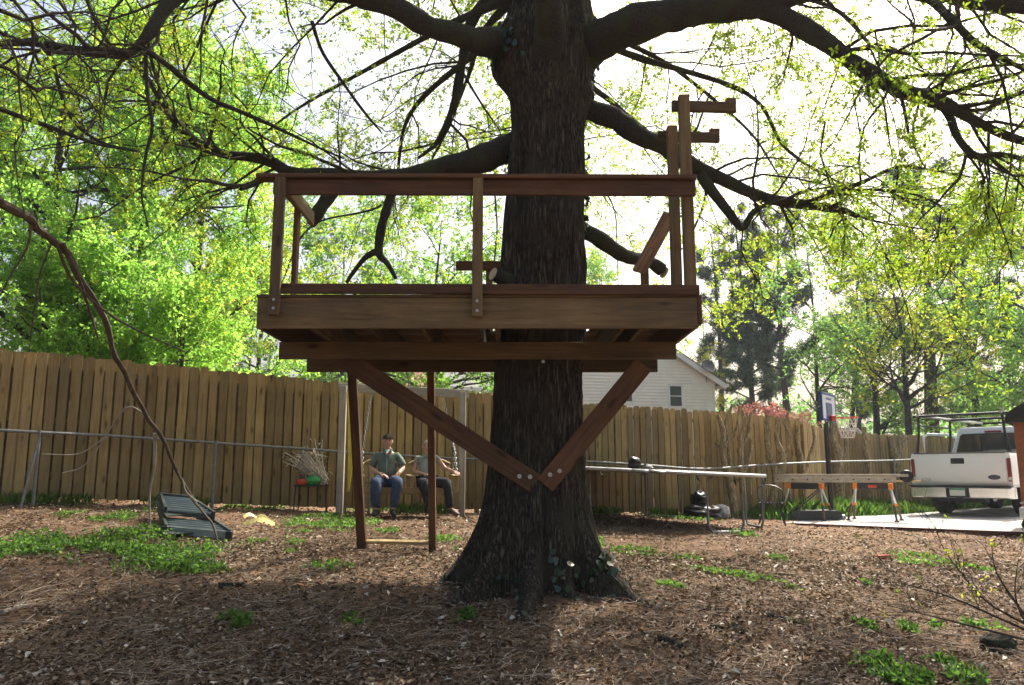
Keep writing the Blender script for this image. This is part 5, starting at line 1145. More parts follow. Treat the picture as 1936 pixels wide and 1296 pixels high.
# ------------------------------------------------------------------ shed at the right edge
M['shedwood'] = mat_wood('red_brown_siding', (.15, .05, .025), (.26, .09, .04), (.34, .13, .06), axis='Z', randv=.15, knots=False)
M['shingle'] = mat_plain('black_shingles', (.03, .03, .032), .95, 0, .2, .3, 14, .3)
sx, sy = P(1928, 900, 14.2).x, 14.2; sz = gz(sx, sy) - .05
sd = empty('garden_shed', (sx + 1.2, sy + .9, sz), 'corner of a red-brown board shed with black shingle eave at the right edge', 'shed')
eh = P(1915, 795, 14.2).z
su, sv = Vector((.80, -.60, 0)), Vector((.60, .80, 0)); so = Vector((sx, sy, 0))
def spt(u, v_, z): q_ = so + su * u + sv * v_; return (q_.x, q_.y, z)
for k in range(13): plank('siding_board', spt(.075 + k * .17, 0, sz - .4), spt(.075 + k * .17, 0, eh), .165, .03, M['shedwood'], sd, tuple(su))
for k in range(10): plank('siding_board', spt(.0, .11 + k * .17, sz - .4), spt(.0, .11 + k * .17, eh), .165, .03, M['shedwood'], sd, tuple(sv))
mb = MB(); mb.prism([(-.14, -.10), (2.7, -.10), (2.7, .05), (1.2, .85), (.02, .14), (-.10, .06)], 2.2, (spt(0, -.18, eh + .06), su, (0, 0, 1), sv)); mb.build('roof', M['shingle'], sd)
mb = MB(); mb.prism([(.03, .03), (2.2, .03), (2.2, 1.75), (.03, 1.75)], eh - sz + .3, (spt(0, 0, sz - .4), su, sv, (0, 0, 1))); mb.build('shed_body', M['shedwood'], sd)
# barbecue-like metal gear by the shed
q = P(1930, 992, 13.6); q = q + Vector((.16, 0, 0)); gc = empty('pressure_cleaner', (q.x + .12, q.y, PAD_Z), 'small metal machine on a black wheel standing by the shed corner', 'machine')
mb = MB(); mb.lathe([(0, -.04), (.10, -.04), (.12, 0), (.10, .04), (0, .04)], 18, (q.x - .02, q.y, PAD_Z + .12), 'Y'); mb.build('wheel', M['rubber'], gc, smooth=True)
mb = MB(); mb.box((q.x + .13, q.y + .1, PAD_Z + .30), (.3, .3, .22), .04); mb.build('engine_block', M['galv'], gc)
mb = MB(); mb.tube([(q.x - .12, q.y, PAD_Z + .48), (q.x + .05, q.y + .05, PAD_Z + .50), (q.x + .3, q.y + .1, PAD_Z + .46)], .016, 8, 10); mb.tube([(q.x, q.y, PAD_Z + .1), (q.x + .02, q.y + .02, PAD_Z + .48)], .014, 8); mb.build('handle', M['galv'], gc, smooth=True)

# ------------------------------------------------------------------ houses beyond the fence
M['vinyl'] = mat_plain('cream_vinyl_siding', (.84, .83, .76), .55, 0, .3, .05, 3, 0)
M['whitetrim'] = mat_plain('white_trim', (.75, .76, .76), .5, 0, .3, .04, 3, 0)
M['roofgrey'] = mat_plain('grey_shingle_roof', (.17, .165, .165), .95, 0, .2, .25, 8, .2)
M['roofred'] = mat_plain('dull_red_roof', (.26, .1, .085), .9, 0, .2, .2, 6, .2)
M['winglass'] = mat_plain('dark_window_glass', (.035, .045, .05), .06, 0, .7, .2, 2, 0)
hr = P(1350, 722, 38); ha = rad(12); HD = Vector((math.cos(ha), -math.sin(ha) * -1, 0)); HN = Vector((HD.y, -HD.x, 0))
hl_ = hr - HD * 9.4; zg_h = CAM_Z - 1.2; ze = hr.z
ap = hr.lerp(hl_, .5); za = ze + 4.7 * .62
hs_ = empty('house', (*((hr + hl_) / 2).xy, zg_h), 'cream vinyl-sided neighbour house with white rake trim above the fence', 'house')
wallp = [(0, 0), (9.4, 0), (9.4, ze - zg_h), (4.7, za - zg_h), (0, ze - zg_h)]
mb = MB(); mb.prism(wallp, 9, ((hl_.x, hl_.y, zg_h), HD, (0, 0, 1), -HN)); mb.build('wall', M['vinyl'], hs_)
# clapboards: each course proud at its foot
cb = .15; z = zg_h + 1.6
while z < za - .1:
    f_ = max(0, (z + cb - ze) / (za - ze)); x0, x1 = 4.7 * f_, 9.4 - 4.7 * f_
    if x1 - x0 > .3:
        a0, a1 = hl_ + HD * x0, hl_ + HD * x1; mb = MB()
        vv = [Vector((a.x, a.y, zz)) + HN * o for a in (a0, a1) for zz, o in ((z, .004), (z, .06), (z + cb, .006))]
        mb.add(vv, [(0, 1, 4, 3), (1, 2, 5, 4), (2, 0, 3, 5), (0, 2, 1), (3, 4, 5)]); mb.build('clapboard', M['vinyl'], hs_)
    z += cb
rx = HD * .45
for s in (-1, 1):
    e0 = (hr if s > 0 else hl_) + HD * (s * .5) - Vector((0, 0, .5 * .62)); r0 = Vector((ap.x, ap.y, za)); e0.z = ze - .31
    for o_, nm, mt, W, T in ((HN * .32, 'rake_board', M['whitetrim'], .24, .05),): plank(nm, e0 + o_ + Vector((0, 0, .02)), r0 + o_ + Vector((0, 0, .02)), W, T, mt, hs_)
    up = Vector((0, 0, .16)); f0, f1 = e0 + HN * .36 + up, r0 + HN * .36 + up; b0, b1 = e0 - HN * 9.3 + up, r0 - HN * 9.3 + up
    mb = MB(); n_ = Vector((0, 0, .06)); mb.add([f0, f1, b1, b0, f0 + n_, f1 + n_, b1 + n_, b0 + n_], [(3, 2, 1, 0), (4, 5, 6, 7), (0, 1, 5, 4), (1, 2, 6, 5), (2, 3, 7, 6), (3, 0, 4, 7)]); mb.build('roof', M['roofgrey'], hs_)
    plank('gutter', e0 + HN * .36 + Vector((0, 0, .1)) + HD * s * .05, e0 - HN * 9.3 + Vector((0, 0, .1)) + HD * s * .05, .14, .1, M['whitetrim'], hs_)
plank('corner_board', (hr.x + HN.x * .03 - HD.x * .06, hr.y + HN.y * .03 - HD.y * .06, zg_h), (hr.x + HN.x * .03 - HD.x * .06, hr.y + HN.y * .03 - HD.y * .06, ze - .05), .12, .03, M['whitetrim'], hs_, tuple(HD))
def house_window(pxa, pya, pxb, pyb, par, o0, d_, n_, sash=True):
    # intersect pixel rays with the wall plane
    def hit(px, py):
        a = P(px, py, 20); dv = a - Vector((0, 0, CAM_Z)); t = (o0 - Vector((0, 0, CAM_Z))).dot(n_) / dv.dot(n_); return Vector((0, 0, CAM_Z)) + dv * t
    A, B = hit(pxa, pya), hit(pxb, pyb); w = abs((B - A).dot(d_)); h = abs(A.z - B.z); c = (A + B) / 2 + n_ * .03
    fr_ = plank('window', c - d_ * w / 2, c + d_ * w / 2, h, .06, M['whitetrim'], par)
    for s in (-1, 1):
        cc = c + n_ * .034 + Vector((0, 0, s * h * .22)); plank('pane', cc - d_ * (w / 2 - .1), cc + d_ * (w / 2 - .1), h * .40, .012, M['winglass'], fr_)
house_window(1262, 727, 1292, 772, hs_, hl_, HD, HN); house_window(1168, 716, 1198, 763, hs_, hl_, HD, HN)
# satellite dish
dp_ = P(1338, 693, 37.5); sdh = empty('satellite_dish', dp_, 'grey satellite dish on the right roof edge of the cream house', 'satellite dish')
mb = MB(); mb.lathe([(0, .0), (.2, .02), (.33, .07), (.345, .075), (.33, .085), (.2, .035), (0, .015)], 24, (0, 0, 0)); me = mb.mesh('reflector', mat_plain('grey_dish', (.07, .07, .075), .6), True); me.transform(Matrix.Translation(dp_) @ Matrix.Rotation(rad(65), 4, 'X') @ Matrix.Rotation(.3, 4, 'Y')); link('reflector', me, sdh, Matrix.Identity(4))
mb = MB(); mb.tube([dp_ + Vector((0, .1, -.0)), dp_ + Vector((.0, .3, -.35)), dp_ + Vector((0, .35, -.75))], .03, 6); mb.build('mast', M['galv'], sdh)
# left wing
wl_ = P(838, 745, 34); wr_ = P(1010, 745, 35.6); wd = (wr_ - wl_); wd.z = 0; wL = wd.length; wd.normalize(); wN = Vector((wd.y, -wd.x, 0)); zew = P(900, 738, 34.6).z
wg = empty('house_wing', (wl_.x, wl_.y, zg_h), 'low grey-roofed cream wing of the house left of the trunk', 'house')
mb = MB(); mb.prism([(0, 0), (wL, 0), (wL, zew - zg_h), (0, zew - zg_h)], 6, ((wl_.x, wl_.y, zg_h), wd, (0, 0, 1), -wN)); mb.build('wall', M['vinyl'], wg)
o0 = Vector((wl_.x, wl_.y, zew)) - wd * .4 + wN * .4; mb = MB(); mb.add([o0, o0 + wd * (wL + .4), o0 + wd * (wL + .4) - wN * 3.8 + Vector((0, 0, 1.5)), o0 - wN * 3.8 + Vector((0, 0, 1.5)), o0 + Vector((0, 0, .08)), o0 + wd * (wL + .4) + Vector((0, 0, .08)), o0 + wd * (wL + .4) - wN * 3.8 + Vector((0, 0, 1.58)), o0 - wN * 3.8 + Vector((0, 0, 1.58))], [(3, 2, 1, 0), (4, 5, 6, 7), (0, 1, 5, 4), (1, 2, 6, 5), (2, 3, 7, 6), (3, 0, 4, 7)]); mb.build('roof', M['roofgrey'], wg)
plank('fascia', o0 + Vector((0, 0, -.02)) + wN * .03, o0 + wd * (wL + .4) + Vector((0, 0, -.02)) + wN * .03, .2, .04, M['whitetrim'], wg)
a, b = P(735, 730, 48), P(795, 733, 48); rh = empty('far_house', ((a.x + b.x) / 2, 50, zg_h), 'distant house with a dull red roof glimpsed over the fence', 'house')
mb = MB(); mb.box(((a.x + b.x) / 2, 51, (zg_h + a.z) / 2), (b.x - a.x + 4, 5, a.z - zg_h)); mb.build('wall', M['vinyl'], rh)
mb = MB(); mb.prism([(-3.2, 0), (3.2, 0), (0, 1.5)], b.x - a.x + 5, ((a.x - 2.5, 51, a.z), (0, 1, 0), (0, 0, 1), (1, 0, 0))); mb.build('roof', M['roofred'], rh)
# pale vehicle behind the far fence
vp = P(1603, 820, 26.5); vn = empty('cargo_trailer', (vp.x, vp.y, gz(vp.x, vp.y)), 'narrow pale pinkish trailer roof showing over the far fence behind the hoop net', 'trailer', None, -.44)
vz = vp.z - gz(vp.x, vp.y) + .1
mb = sweep([np.array([(x, y, z) for x, z in ((-.5, .5), (-.52, 1.1), (-.5 * k, vz - .16), (-.36 * k, vz), (.36 * k, vz), (.5 * k, vz - .16), (.52, 1.1), (.5, .5))]) for y, k in ((-1.9, .9), (-1.6, 1), (1.0, 1), (1.5, .9))]); mb.build('body', mat_plain('pale_van_paint', (.6, .5, .48), .35, 0, .5, .04, 3, 0), vn, world=False)
mb = MB(); mb.box((0, -1.84, vz - .4), (.8, .06, .3), .02); mb.build('rear_window', M['glass'], vn, world=False)
for s in (-1, 1):
    for y in (-1.2, .9): mb = MB(); mb.lathe([(0, -.1), (.3, -.1), (.33, 0), (.3, .1), (0, .1)], 18, (s * .45, y, .33), 'X'); mb.build('wheel', M['rubber'], vn, world=False)
# ------------------------------------------------------------------ background trees
def tree(name, px, Y, H, label, leafmat, nleaf, leafsize, crown_r, base_frac=.15, barkm='farbark', r0=.14, group=None, tint=(0, 1), seed=1, lean=(0, 0), per=4, nb=26, droop=.05):
    rg = np.random.default_rng(seed); p = P(px, 900, Y); g = gz(p.x, p.y); o = empty(name, (p.x, p.y, g), label, 'tree', group)
    t = np.linspace(0, 1, 14); tp = np.stack([p.x + lean[0] * t + .25 * (vnoise(np.stack([t * 3, t * 0 + seed, t * 0], -1), 3)) * t, p.y + lean[1] * t + .25 * vnoise(np.stack([t * 3, t * 0 + seed + 9, t * 0], -1), 3) * t, g - .2 + H * .93 * t], -1)
    tr_ = r0 * (1.25 * np.exp(-t * 8) * .4 + (1 - t) ** .8 * .9 + .06)
    v, f = tubes(tp[None], tr_[None], 10); link('trunk', mesh_np('trunk', v, f, M[barkm], True), o, Matrix.Identity(4))
    b, br = spawn(tp[None], tr_[None], nb, (crown_r * .55, crown_r * 1.15), (45, 85), droop, 8, .6, .07, .2, base_frac, .16, (0, 0, .25), rg)
    c, cr_ = spawn(b, br, nb * 6, (crown_r * .2, crown_r * .55), (30, 75), droop, 6, .6, .025, .25, .2, .2, (0, 0, .1), rg)
    d, dr_ = spawn(c, cr_, nb * 26, (crown_r * .08, crown_r * .25), (25, 75), droop, 5, .6, .01, .3, .2, .2, (0, 0, .05), rg)
    vs, fs, off = [], [], 0
    for q, r, S in ((b, br, 6), (c, cr_, 4), (d, np.maximum(dr_, .003), 3)): v, f = tubes(q, r, S); vs.append(v); fs.append(f + off); off += len(v)
    link('branches', mesh_np('branches', np.concatenate(vs), np.concatenate(fs), M[barkm], True), o, Matrix.Identity(4))['kind'] = 'stuff'
    v, tn = tuft_leaves(d, nleaf, leafsize, per, leafsize * 1.1, rg, .1, .55, .2, tint); 
    link('crown', leaf_mesh('crown', v, tn, M[leafmat]), o, Matrix.Identity(4))['kind'] = 'stuff'
    return o
tree('maple_tree', 60, 16.0, 10.6, 'leafy bright green tree at the far left behind the fence', 'lushleaf', 17000, .08, 4.2, .12, 'farbark', .2, None, (0, .6), 21)
tree('maple_tree', 235, 17.5, 11.2, 'broad bright green tree with twin dark stems behind the left fence', 'lushleaf', 21000, .08, 4.4, .10, 'farbark', .2, None, (.05, .72), 22)
tree('maple_tree', 350, 20.5, 11.5, 'green tree flushed orange at its top, nearest the treehouse behind the left fence', 'lushleaf', 15000, .085, 3.6, .12, 'farbark', .17, None, (.3, 1.0), 23)
tree('maple_tree', -120, 19.0, 11.0, 'dark green tree cut by the left edge of the frame', 'lushleaf', 9000, .10, 4.4, .12, 'farbark', .2, None, (0, .5), 24)
tree('understory_tree', 150, 14.8, 5.2, 'low bushy bright green tree rising just over the left fence', 'lushleaf', 8000, .075, 2.5, .2, 'farbark', .08, None, (.2, .6), 25)
tree('understory_tree', 330, 16.2, 4.6, 'low yellow-green tree hiding the base of the orange-topped tree', 'lushleaf', 7500, .075, 2.3, .2, 'farbark', .08, None, (.3, .7), 26)
tree('slender_tree', 480, 30, 13, 'thin pale-leaved tree just left of the treehouse deck', 'farleaf', 2600, .13, 3.0, .2, 'farbark', .13, None, (0, .6), 27)
tree('slender_tree', 640, 27, 9.5, 'hazy green tree seen beneath the left railing gap', 'farleaf', 3200, .13, 3.3, .2, 'farbark', .13, None, (.2, .9), 28)
tree('slender_tree', 820, 24, 9.5, 'yellow-green tree framed between the middle railing post and the trunk', 'farleaf', 4200, .12, 3.4, .2, 'farbark', .13, None, (.5, 1), 29)
tree('slender_tree', 1150, 47, 15.0, 'yellowish tree showing through the right railing gap', 'farleaf', 3000, .13, 3.2, .2, 'farbark', .12, None, (.5, 1), 30)
tree('slender_tree', 1345, 43, 11, 'sparse young yellow-leaved tree beside the gable of the cream house', 'yellowleaf', 420, .14, 2.0, .1, 'farbark', .09, None, (.2, 1), 31, nb=14)
tree('slender_tree', 1555, 33, 12, 'bare-stemmed tree with few leaves above the backboard', 'farleaf', 900, .13, 3.0, .3, 'farbark', .13, None, (.2, .8), 32, nb=16)
tree('slender_tree', 1600, 36, 14, 'leaning thin-stemmed tree right of the bare-stemmed one', 'farleaf', 1300, .13, 3.2, .3, 'farbark', .14, None, (.2, .8), 33, (1.5, 0), nb=18)
tree('slender_tree', 1660, 30, 10.5, 'forked green tree over the far fence left of the truck', 'farleaf', 4200, .12, 3.8, .15, 'farbark', .16, None, (.3, 1), 34)
tree('slender_tree', 1720, 26, 9.0, 'yellow-green spring tree whose boughs hang above the truck rack', 'yellowleaf', 1500, .11, 3.2, .35, 'farbark', .14, None, (0, .9), 35)
tree('slender_tree', 1860, 31, 13, 'tall leafy tree above the truck cab', 'farleaf', 5200, .12, 4.2, .12, 'farbark', .17, None, (.2, 1), 36)
tree('slender_tree', 1990, 27, 12, 'leafy tree above the shed roof cut by the right edge', 'farleaf', 4800, .12, 4.0, .12, 'farbark', .17, None, (.3, 1), 37)
# pines
def pine(px, Y, H, label, seed, r0=.2, bare=.3, cr=2.6, n=420, px2=None):
    rg = np.random.default_rng(seed); p = P(px, 900, Y); g = gz(p.x, p.y); o = empty('pine_tree', (p.x, p.y, g), label, 'tree', 'tall pines beyond the fence')
    t = np.linspace(0, 1, 12); tp = np.stack([p.x + .3 * np.sin(t * 3 + seed), p.y + 0 * t, g - .2 + H * t], -1); tr_ = r0 * (1 - t * .85)
    v, f = tubes(tp[None], tr_[None], 10); link('trunk', mesh_np('trunk', v, f, M['pinebark'], True), o, Matrix.Identity(4))
    nb = 46; b, br = spawn(tp[None], tr_[None], nb, (cr * .5, cr * 1.1), (70, 95), -.12, 7, .4, .05, .25, bare, .1, (0, 0, .12), rg)
    z_ = (b[:, 0, 2] - g) / H; sc = np.clip(1.35 - z_ * .9, .3, 1); b = b[:, :1] + (b - b[:, :1]) * sc[:, None, None]
    c, cr_ = spawn(b, br, n, (.25, .8), (25, 65), -.3, 5, .5, .015, .3, .35, .15, (0, 0, .2), rg)
    vs, fs, off = [], [], 0
    for q, r, S in ((b, br, 5), (c, np.maximum(cr_, .004), 3)): v, f = tubes(q, r, S); vs.append(v); fs.append(f + off); off += len(v)
    link('branches', mesh_np('branches', np.concatenate(vs), np.concatenate(fs), M['pinebark'], True), o, Matrix.Identity(4))['kind'] = 'stuff'
    v, tn = tuft_leaves(c, int(n * 4.5), .26, 14, .06, rg, .35, .14, -.25); link('crown', leaf_mesh('crown', v, tn, M['needle']), o, Matrix.Identity(4))['kind'] = 'stuff'
for a in ((470, 40, 12, 'dark hazy pine left of the treehouse deck', 41, .16, .25, 2.6, 380), (610, 44, 12.5, 'distant pine under the left railing, shorter than its neighbours', 42, .16, .3, 2.8, 360), (700, 48, 13.5, 'distant pine right of centre under the left railing', 43, .16, .3, 3, 380),
          (1362, 46, 15.5, 'pine rising straight off the right gutter of the cream house', 44, .22, .35, 2.4, 420), (1420, 44, 16.5, 'dense dark pine left of the pink bush', 45, .22, .2, 2.8, 700), (1462, 47, 16, 'pine with a dark slim stem above the pink bush', 46, .17, .3, 2.6, 500), (1502, 42, 15.5, 'thick-stemmed grey pine right of the pink bush with a high crown', 47, .25, .4, 3.2, 520),
          (1640, 48, 13.5, 'pine behind the forked green tree', 48, .2, .3, 3.0, 480), (1778, 34, 15, 'stout blue-grey pine stem behind the truck rack', 49, .36, .38, 3.6, 520), (1840, 44, 15, 'dark pine to the right of the stout blue-grey stem', 50, .26, .2, 3.4, 600), (1925, 46, 17, 'tall dark pine at the right edge above the shed', 51, .26, .25, 3.4, 600)): pine(*a)
# far wood closing the horizon
mbp = []; tnp = []
for i in range(210):
    x = rng.uniform(-75, 95); y = rng.uniform(62, 85); h = rng.uniform(3.0, 7.5)
    cpts = np.array([x, y, gz(x, y)]) + rng.normal(size=(90, 3)) * np.array([2.0, 1.5, .3]) + np.c_[np.zeros(90), np.zeros(90), rng.random(90) * h]
    v, tn = tuft_leaves(np.repeat(cpts[:, None], 2, 1), 90, .5, 4, .25, rng, 0, .6); mbp.append(v); tnp.append(tn * .7)
fw = link('far_wood', leaf_mesh('far_wood', np.concatenate(mbp), np.concatenate(tnp), M['farleaf']), None, Matrix.Identity(4)); tag(fw, 'hazy belt of far trees closing the horizon behind the pines', 'woodland', None, 'stuff')
# pink bush
def bush(name, px, py, Y, r, n, size, mat, label, seed, h=1.0):
    rg = np.random.default_rng(seed); p = P(px, py, Y); g = gz(p.x, p.y); o = empty(name, (p.x, p.y, g), label, 'shrub'); H = p.z - g
    st = np.array([[p.x, p.y, g - .1], [p.x, p.y, g + H * .3]]); sp = catmull(np.array([[p.x, p.y, g - .1], [p.x + .05, p.y, g + H * .2], [p.x, p.y, g + H * .4]]), 6)
    b, br = spawn(sp[None], np.full((1, 6), .05), 16, (H * .5, H * .8), (10, 55), 0, 7, .6, .035, .2, .1, .12, (0, 0, .5), rg); c, cr_ = spawn(b, br, 150, (.2 * r, .5 * r), (25, 70), 0, 5, .6, .012, .3, .35, .2, (0, 0, .2), rg)
    vs, fs, off = [], [], 0
    for q, rr, S in ((sp[None], np.full((1, 6), .05), 6), (b, br, 5), (c, np.maximum(cr_, .003), 3)): v, f = tubes(q, rr, S); vs.append(v); fs.append(f + off); off += len(v)
    link('stems', mesh_np('stems', np.concatenate(vs), np.concatenate(fs), M['farbark'], True), o, Matrix.Identity(4))
    v, tn = tuft_leaves(c, n, size, 5, size, rg, .2, .6); link('foliage', leaf_mesh('foliage', v, tn, M[mat]), o, Matrix.Identity(4))['kind'] = 'stuff'
bush('flowering_shrub', 1428, 764, 27, 2.6, 2200, .09, 'pinkleaf', 'pink flowering shrub peeping over the fence below the dark pine', 61); bush('flowering_shrub', 1474, 768, 27.5, 2.4, 1800, .09, 'pinkleaf', 'pink flowering shrub over the fence nearest the basketball hoop', 62)

# ------------------------------------------------------------------ pruned crape myrtles before the fence
def myrtle(px, py, stems, label, seed):
    rg = np.random.default_rng(seed); Yf = fence_y(px) - .55; bx_ = P(px, py, Yf).x; base = Vector((bx_, Yf, gz(bx_, Yf))); o = empty('crape_myrtle', base, label, 'tree', 'pruned crape myrtles along the fence')
    for s in stems:
        pts = [P(a, b, base.y + dy) for a, b, dy in s[:-1]]; r = s[-1]; n = 22; c = catmull(np.array(pts), n); c[0, 2] = gz(c[0, 0], c[0, 1]) - .05 if s[0][1] > 930 else c[0, 2]
        rr = np.linspace(r, r * .62, n) * (1 + .14 * vnoise(c * 4.0, seed)); rr[-1] *= 1.12; mb = MB(); mb.tube(c, rr, 9); mb.build('stem', M['myrtle'], o, smooth=True)
    return o
myrtle(1385, 965, [[(1388,968,0),(1382,915,0),(1366,860,0),(1368,820,0),(1357,785,0),.075],[(1382,925,0),(1378,850,.1),(1372,800,.1),(1385,765,.1),.05],[(1366,848,0),(1384,830,0),(1395,800,0),(1398,770,0),.05],[(1386,965,.1),(1372,900,.15),(1364,850,.2),(1352,838,.2),.04]], 'forked crape myrtle stump nearest the house end of the fence', 71)
myrtle(1410, 955, [[(1408,960,0),(1402,900,0),(1400,840,0),(1408,800,0),(1402,775,0),.07],[(1404,900,0),(1420,850,.1),(1414,800,.1),(1428,775,.1),.05],[(1400,850,0),(1416,820,0),(1418,785,0),.04]], 'slim three-stemmed crape myrtle left of the black wire chair', 72)
myrtle(1462, 960, [[(1458,965,0),(1466,900,0),(1452,850,0),(1450,800,0),(1452,786,0),.085],[(1466,910,.0),(1480,870,.1),(1468,830,.1),(1472,795,.1),.085],[(1470,880,.1),(1486,860,.1),(1494,830,.1),(1484,800,.1),(1490,782,.1),.045]], 'stout crape myrtle stump behind the left end of the ladder', 73)
myrtle(1520, 950, [[(1522,955,0),(1518,880,0),(1508,840,0),(1508,806,0),.06],[(1520,900,.1),(1532,860,.1),(1540,830,.1),(1536,806,.1),.05]], 'thin crape myrtle above the left sawhorse', 74)
myrtle(1588, 945, [[(1588,952,0),(1586,900,0),(1584,860,0),(1574,826,0),(1578,800,0),.14],[(1586,880,.1),(1590,840,.1),(1586,810,.1),.09],[(1590,880,.1),(1600,845,.1),(1594,815,.1),.08]], 'thickest crape myrtle stump right of the basketball pole', 75)
myrtle(1640, 940, [[(1645,945,0),(1642,890,0),(1636,850,0),(1634,808,0),.09]], 'single-stem crape myrtle post between the hoop and the truck', 76)
myrtle(1700, 935, [[(1700,940,0),(1696,900,0),(1690,860,0),(1682,825,0),.14],[(1698,890,.1),(1702,850,.1),(1716,830,.1),.09],[(1694,870,.1),(1704,830,.1),(1702,815,.1),.08]], 'forked crape myrtle stump left of the truck tail lamp', 77)

# ------------------------------------------------------------------ long dead branch hanging to the ground at the left
hbp = [(-60,330,5.5),(0,380,6.0),(60,420,6.6),(105,455,7.0),(140,510,7.4),(185,580,7.8),(215,660,8.2),(245,730,8.6),(280,790,8.9),(310,840,9.1),(340,900,9.4),(372,950,9.3),(398,990,9.05),(412,1034,8.9)]
hb = empty('dead_branch', G(412, 1036), 'long dead branch sagging from the left edge down to the dirt over the slatted frame', 'branch')
pts = np.array([P(*q) for q in hbp]); pts[-1, 2] = gz(pts[-1, 0], pts[-1, 1]) + .01; c = catmull(pts, 60); c += vnoise(c * 4, 15)[:, None] * .02
mb = MB(); mb.tube(c, np.interp(np.linspace(0, 1, 60), [0, .3, .7, 1], [.040, .034, .021, .009]) * (1 + .12 * vnoise(c * 11, 16)), 9); mb.build('stem', M['branchbark'], hb, smooth=True)
for l, r in (([(105,455,7.0),(130,520,7.2),(170,565,7.4),(215,600,7.5),(270,630,7.6),(350,666,7.7)], .018), ([(118,460,7.05),(150,530,7.3),(170,590,7.6),(185,640,7.9)], .022), ([(292,820,9.0),(292,880,9.1),(283,930,9.2),(284,1000,9.3)], .02), ([(282,790,8.9),(240,770,8.8),(200,825,8.8),(160,880,8.8),(118,895,8.8)], .012), ([(200,826,8.8),(150,858,8.8),(80,859,8.8)], .009), ([(372,950,9.3),(352,930,9.3),(345,905,9.3)], .014), ([(60,420,6.6),(50,470,6.6),(20,520,6.6),(0,560,6.6)], .014), ([(100,452,7.0),(75,520,7.0),(62,600,7.1),(55,665,7.2)], .011)):
    cc = catmull(np.array([P(*q) for q in l]), 16); mb = MB(); mb.tube(cc, np.linspace(r, r * .4, 16), 6); mb.build('side_branch', M['deadwood'] if l[0][1] > 770 else M['branchbark'], hb, smooth=True)

# ------------------------------------------------------------------ ivy at the foot of the oak
iv = empty('ivy', (OX + .5, OY - .5, gz(OX + .5, OY - .5)), 'dark glossy ivy creeping over the oak roots', 'climbing plant')
Vg = V.copy(); nzz = len(zs)
def ivy_patch(c, py0, py1, w, n):
    z0, z1 = P(1000, py1, OY - .4).z, P(1000, py0, OY - .4).z; out = []
    for _ in range(n):
        t = rng.normal(c, w) % (2 * np.pi); z = rng.uniform(z0, z1); i = min(np.searchsorted(zs, z), nzz - 1); j = int(t / (2 * np.pi) * NA) % NA
        p = Vg[i, j]; nrm = np.array([math.cos(t), math.sin(t), .25]); out.append(np.r_[p, nrm])
    return np.array(out)
pp = np.concatenate([ivy_patch(-.55, 1040, 1190, .2, 190), ivy_patch(-1.25, 1040, 1100, .05, 18), ivy_patch(-.95, 1110, 1160, .2, 36), ivy_patch(-2.1, 1080, 1150, .3, 26), ivy_patch(-2.9, 1090, 1150, .3, 26),
                     ivy_patch(-2.75, 20, 110, .2, 130), ivy_patch(3.0, 230, 320, .1, 34), ivy_patch(0.0, 250, 420, .12, 46), ivy_patch(-.1, 90, 160, .12, 36)])
m = len(pp); n_ = pp[:, 3:] / np.linalg.norm(pp[:, 3:], axis=1, keepdims=True); n_ = n_ + rng.normal(size=(m, 3)) * .35; n_ /= np.linalg.norm(n_, axis=1, keepdims=True)
c_ = pp[:, :3] + n_ * rng.uniform(.02, .06, m)[:, None]; d_ = np.cross(n_, rng.normal(size=(m, 3))); d_ /= np.linalg.norm(d_, axis=1, keepdims=True); w_ = np.cross(n_, d_); S_ = rng.uniform(.02, .042, m)[:, None]
LF = [(-.9, 0), (-1.0, .45), (-.35, .9), (.0, .5), (.35, .62), (1.2, 0), (.35, -.62), (.0, -.5), (-.35, -.9), (-1.0, -.45)]
v = np.stack([c_ + d_ * S_ * a_l + w_ * S_ * b_l + n_ * S_ * (abs(b_l) * .35 - .25 * max(a_l, 0)) for a_l, b_l in LF], 1); NL = len(LF)
link('foliage', mesh_np('foliage', v.reshape(-1, 3), np.arange(m * NL).reshape(m, NL), M['ivyleaf'], False, np.repeat(rng.random(m), NL)), iv, Matrix.Identity(4))['kind'] = 'stuff'
mb = MB()
for k in range(26):
    q = pp[rng.integers(0, 300)]; t = math.atan2(q[1] - OY, q[0] - axis_x(q[2])); zz = q[2]; pts = []
    for s in range(6):
        i = min(max(np.searchsorted(zs, zz - s * .06), 0), nzz - 1); j = int(((t + .03 * s * rng.normal()) % (2 * np.pi)) / (2 * np.pi) * NA) % NA; pts.append(Vg[i, j] + np.array([math.cos(t), math.sin(t), 0]) * .008)
    mb.tube(pts, .005, 4)
mb.build("vine_stems", M["twig"], iv, smooth=True)["kind"] = "stuff"

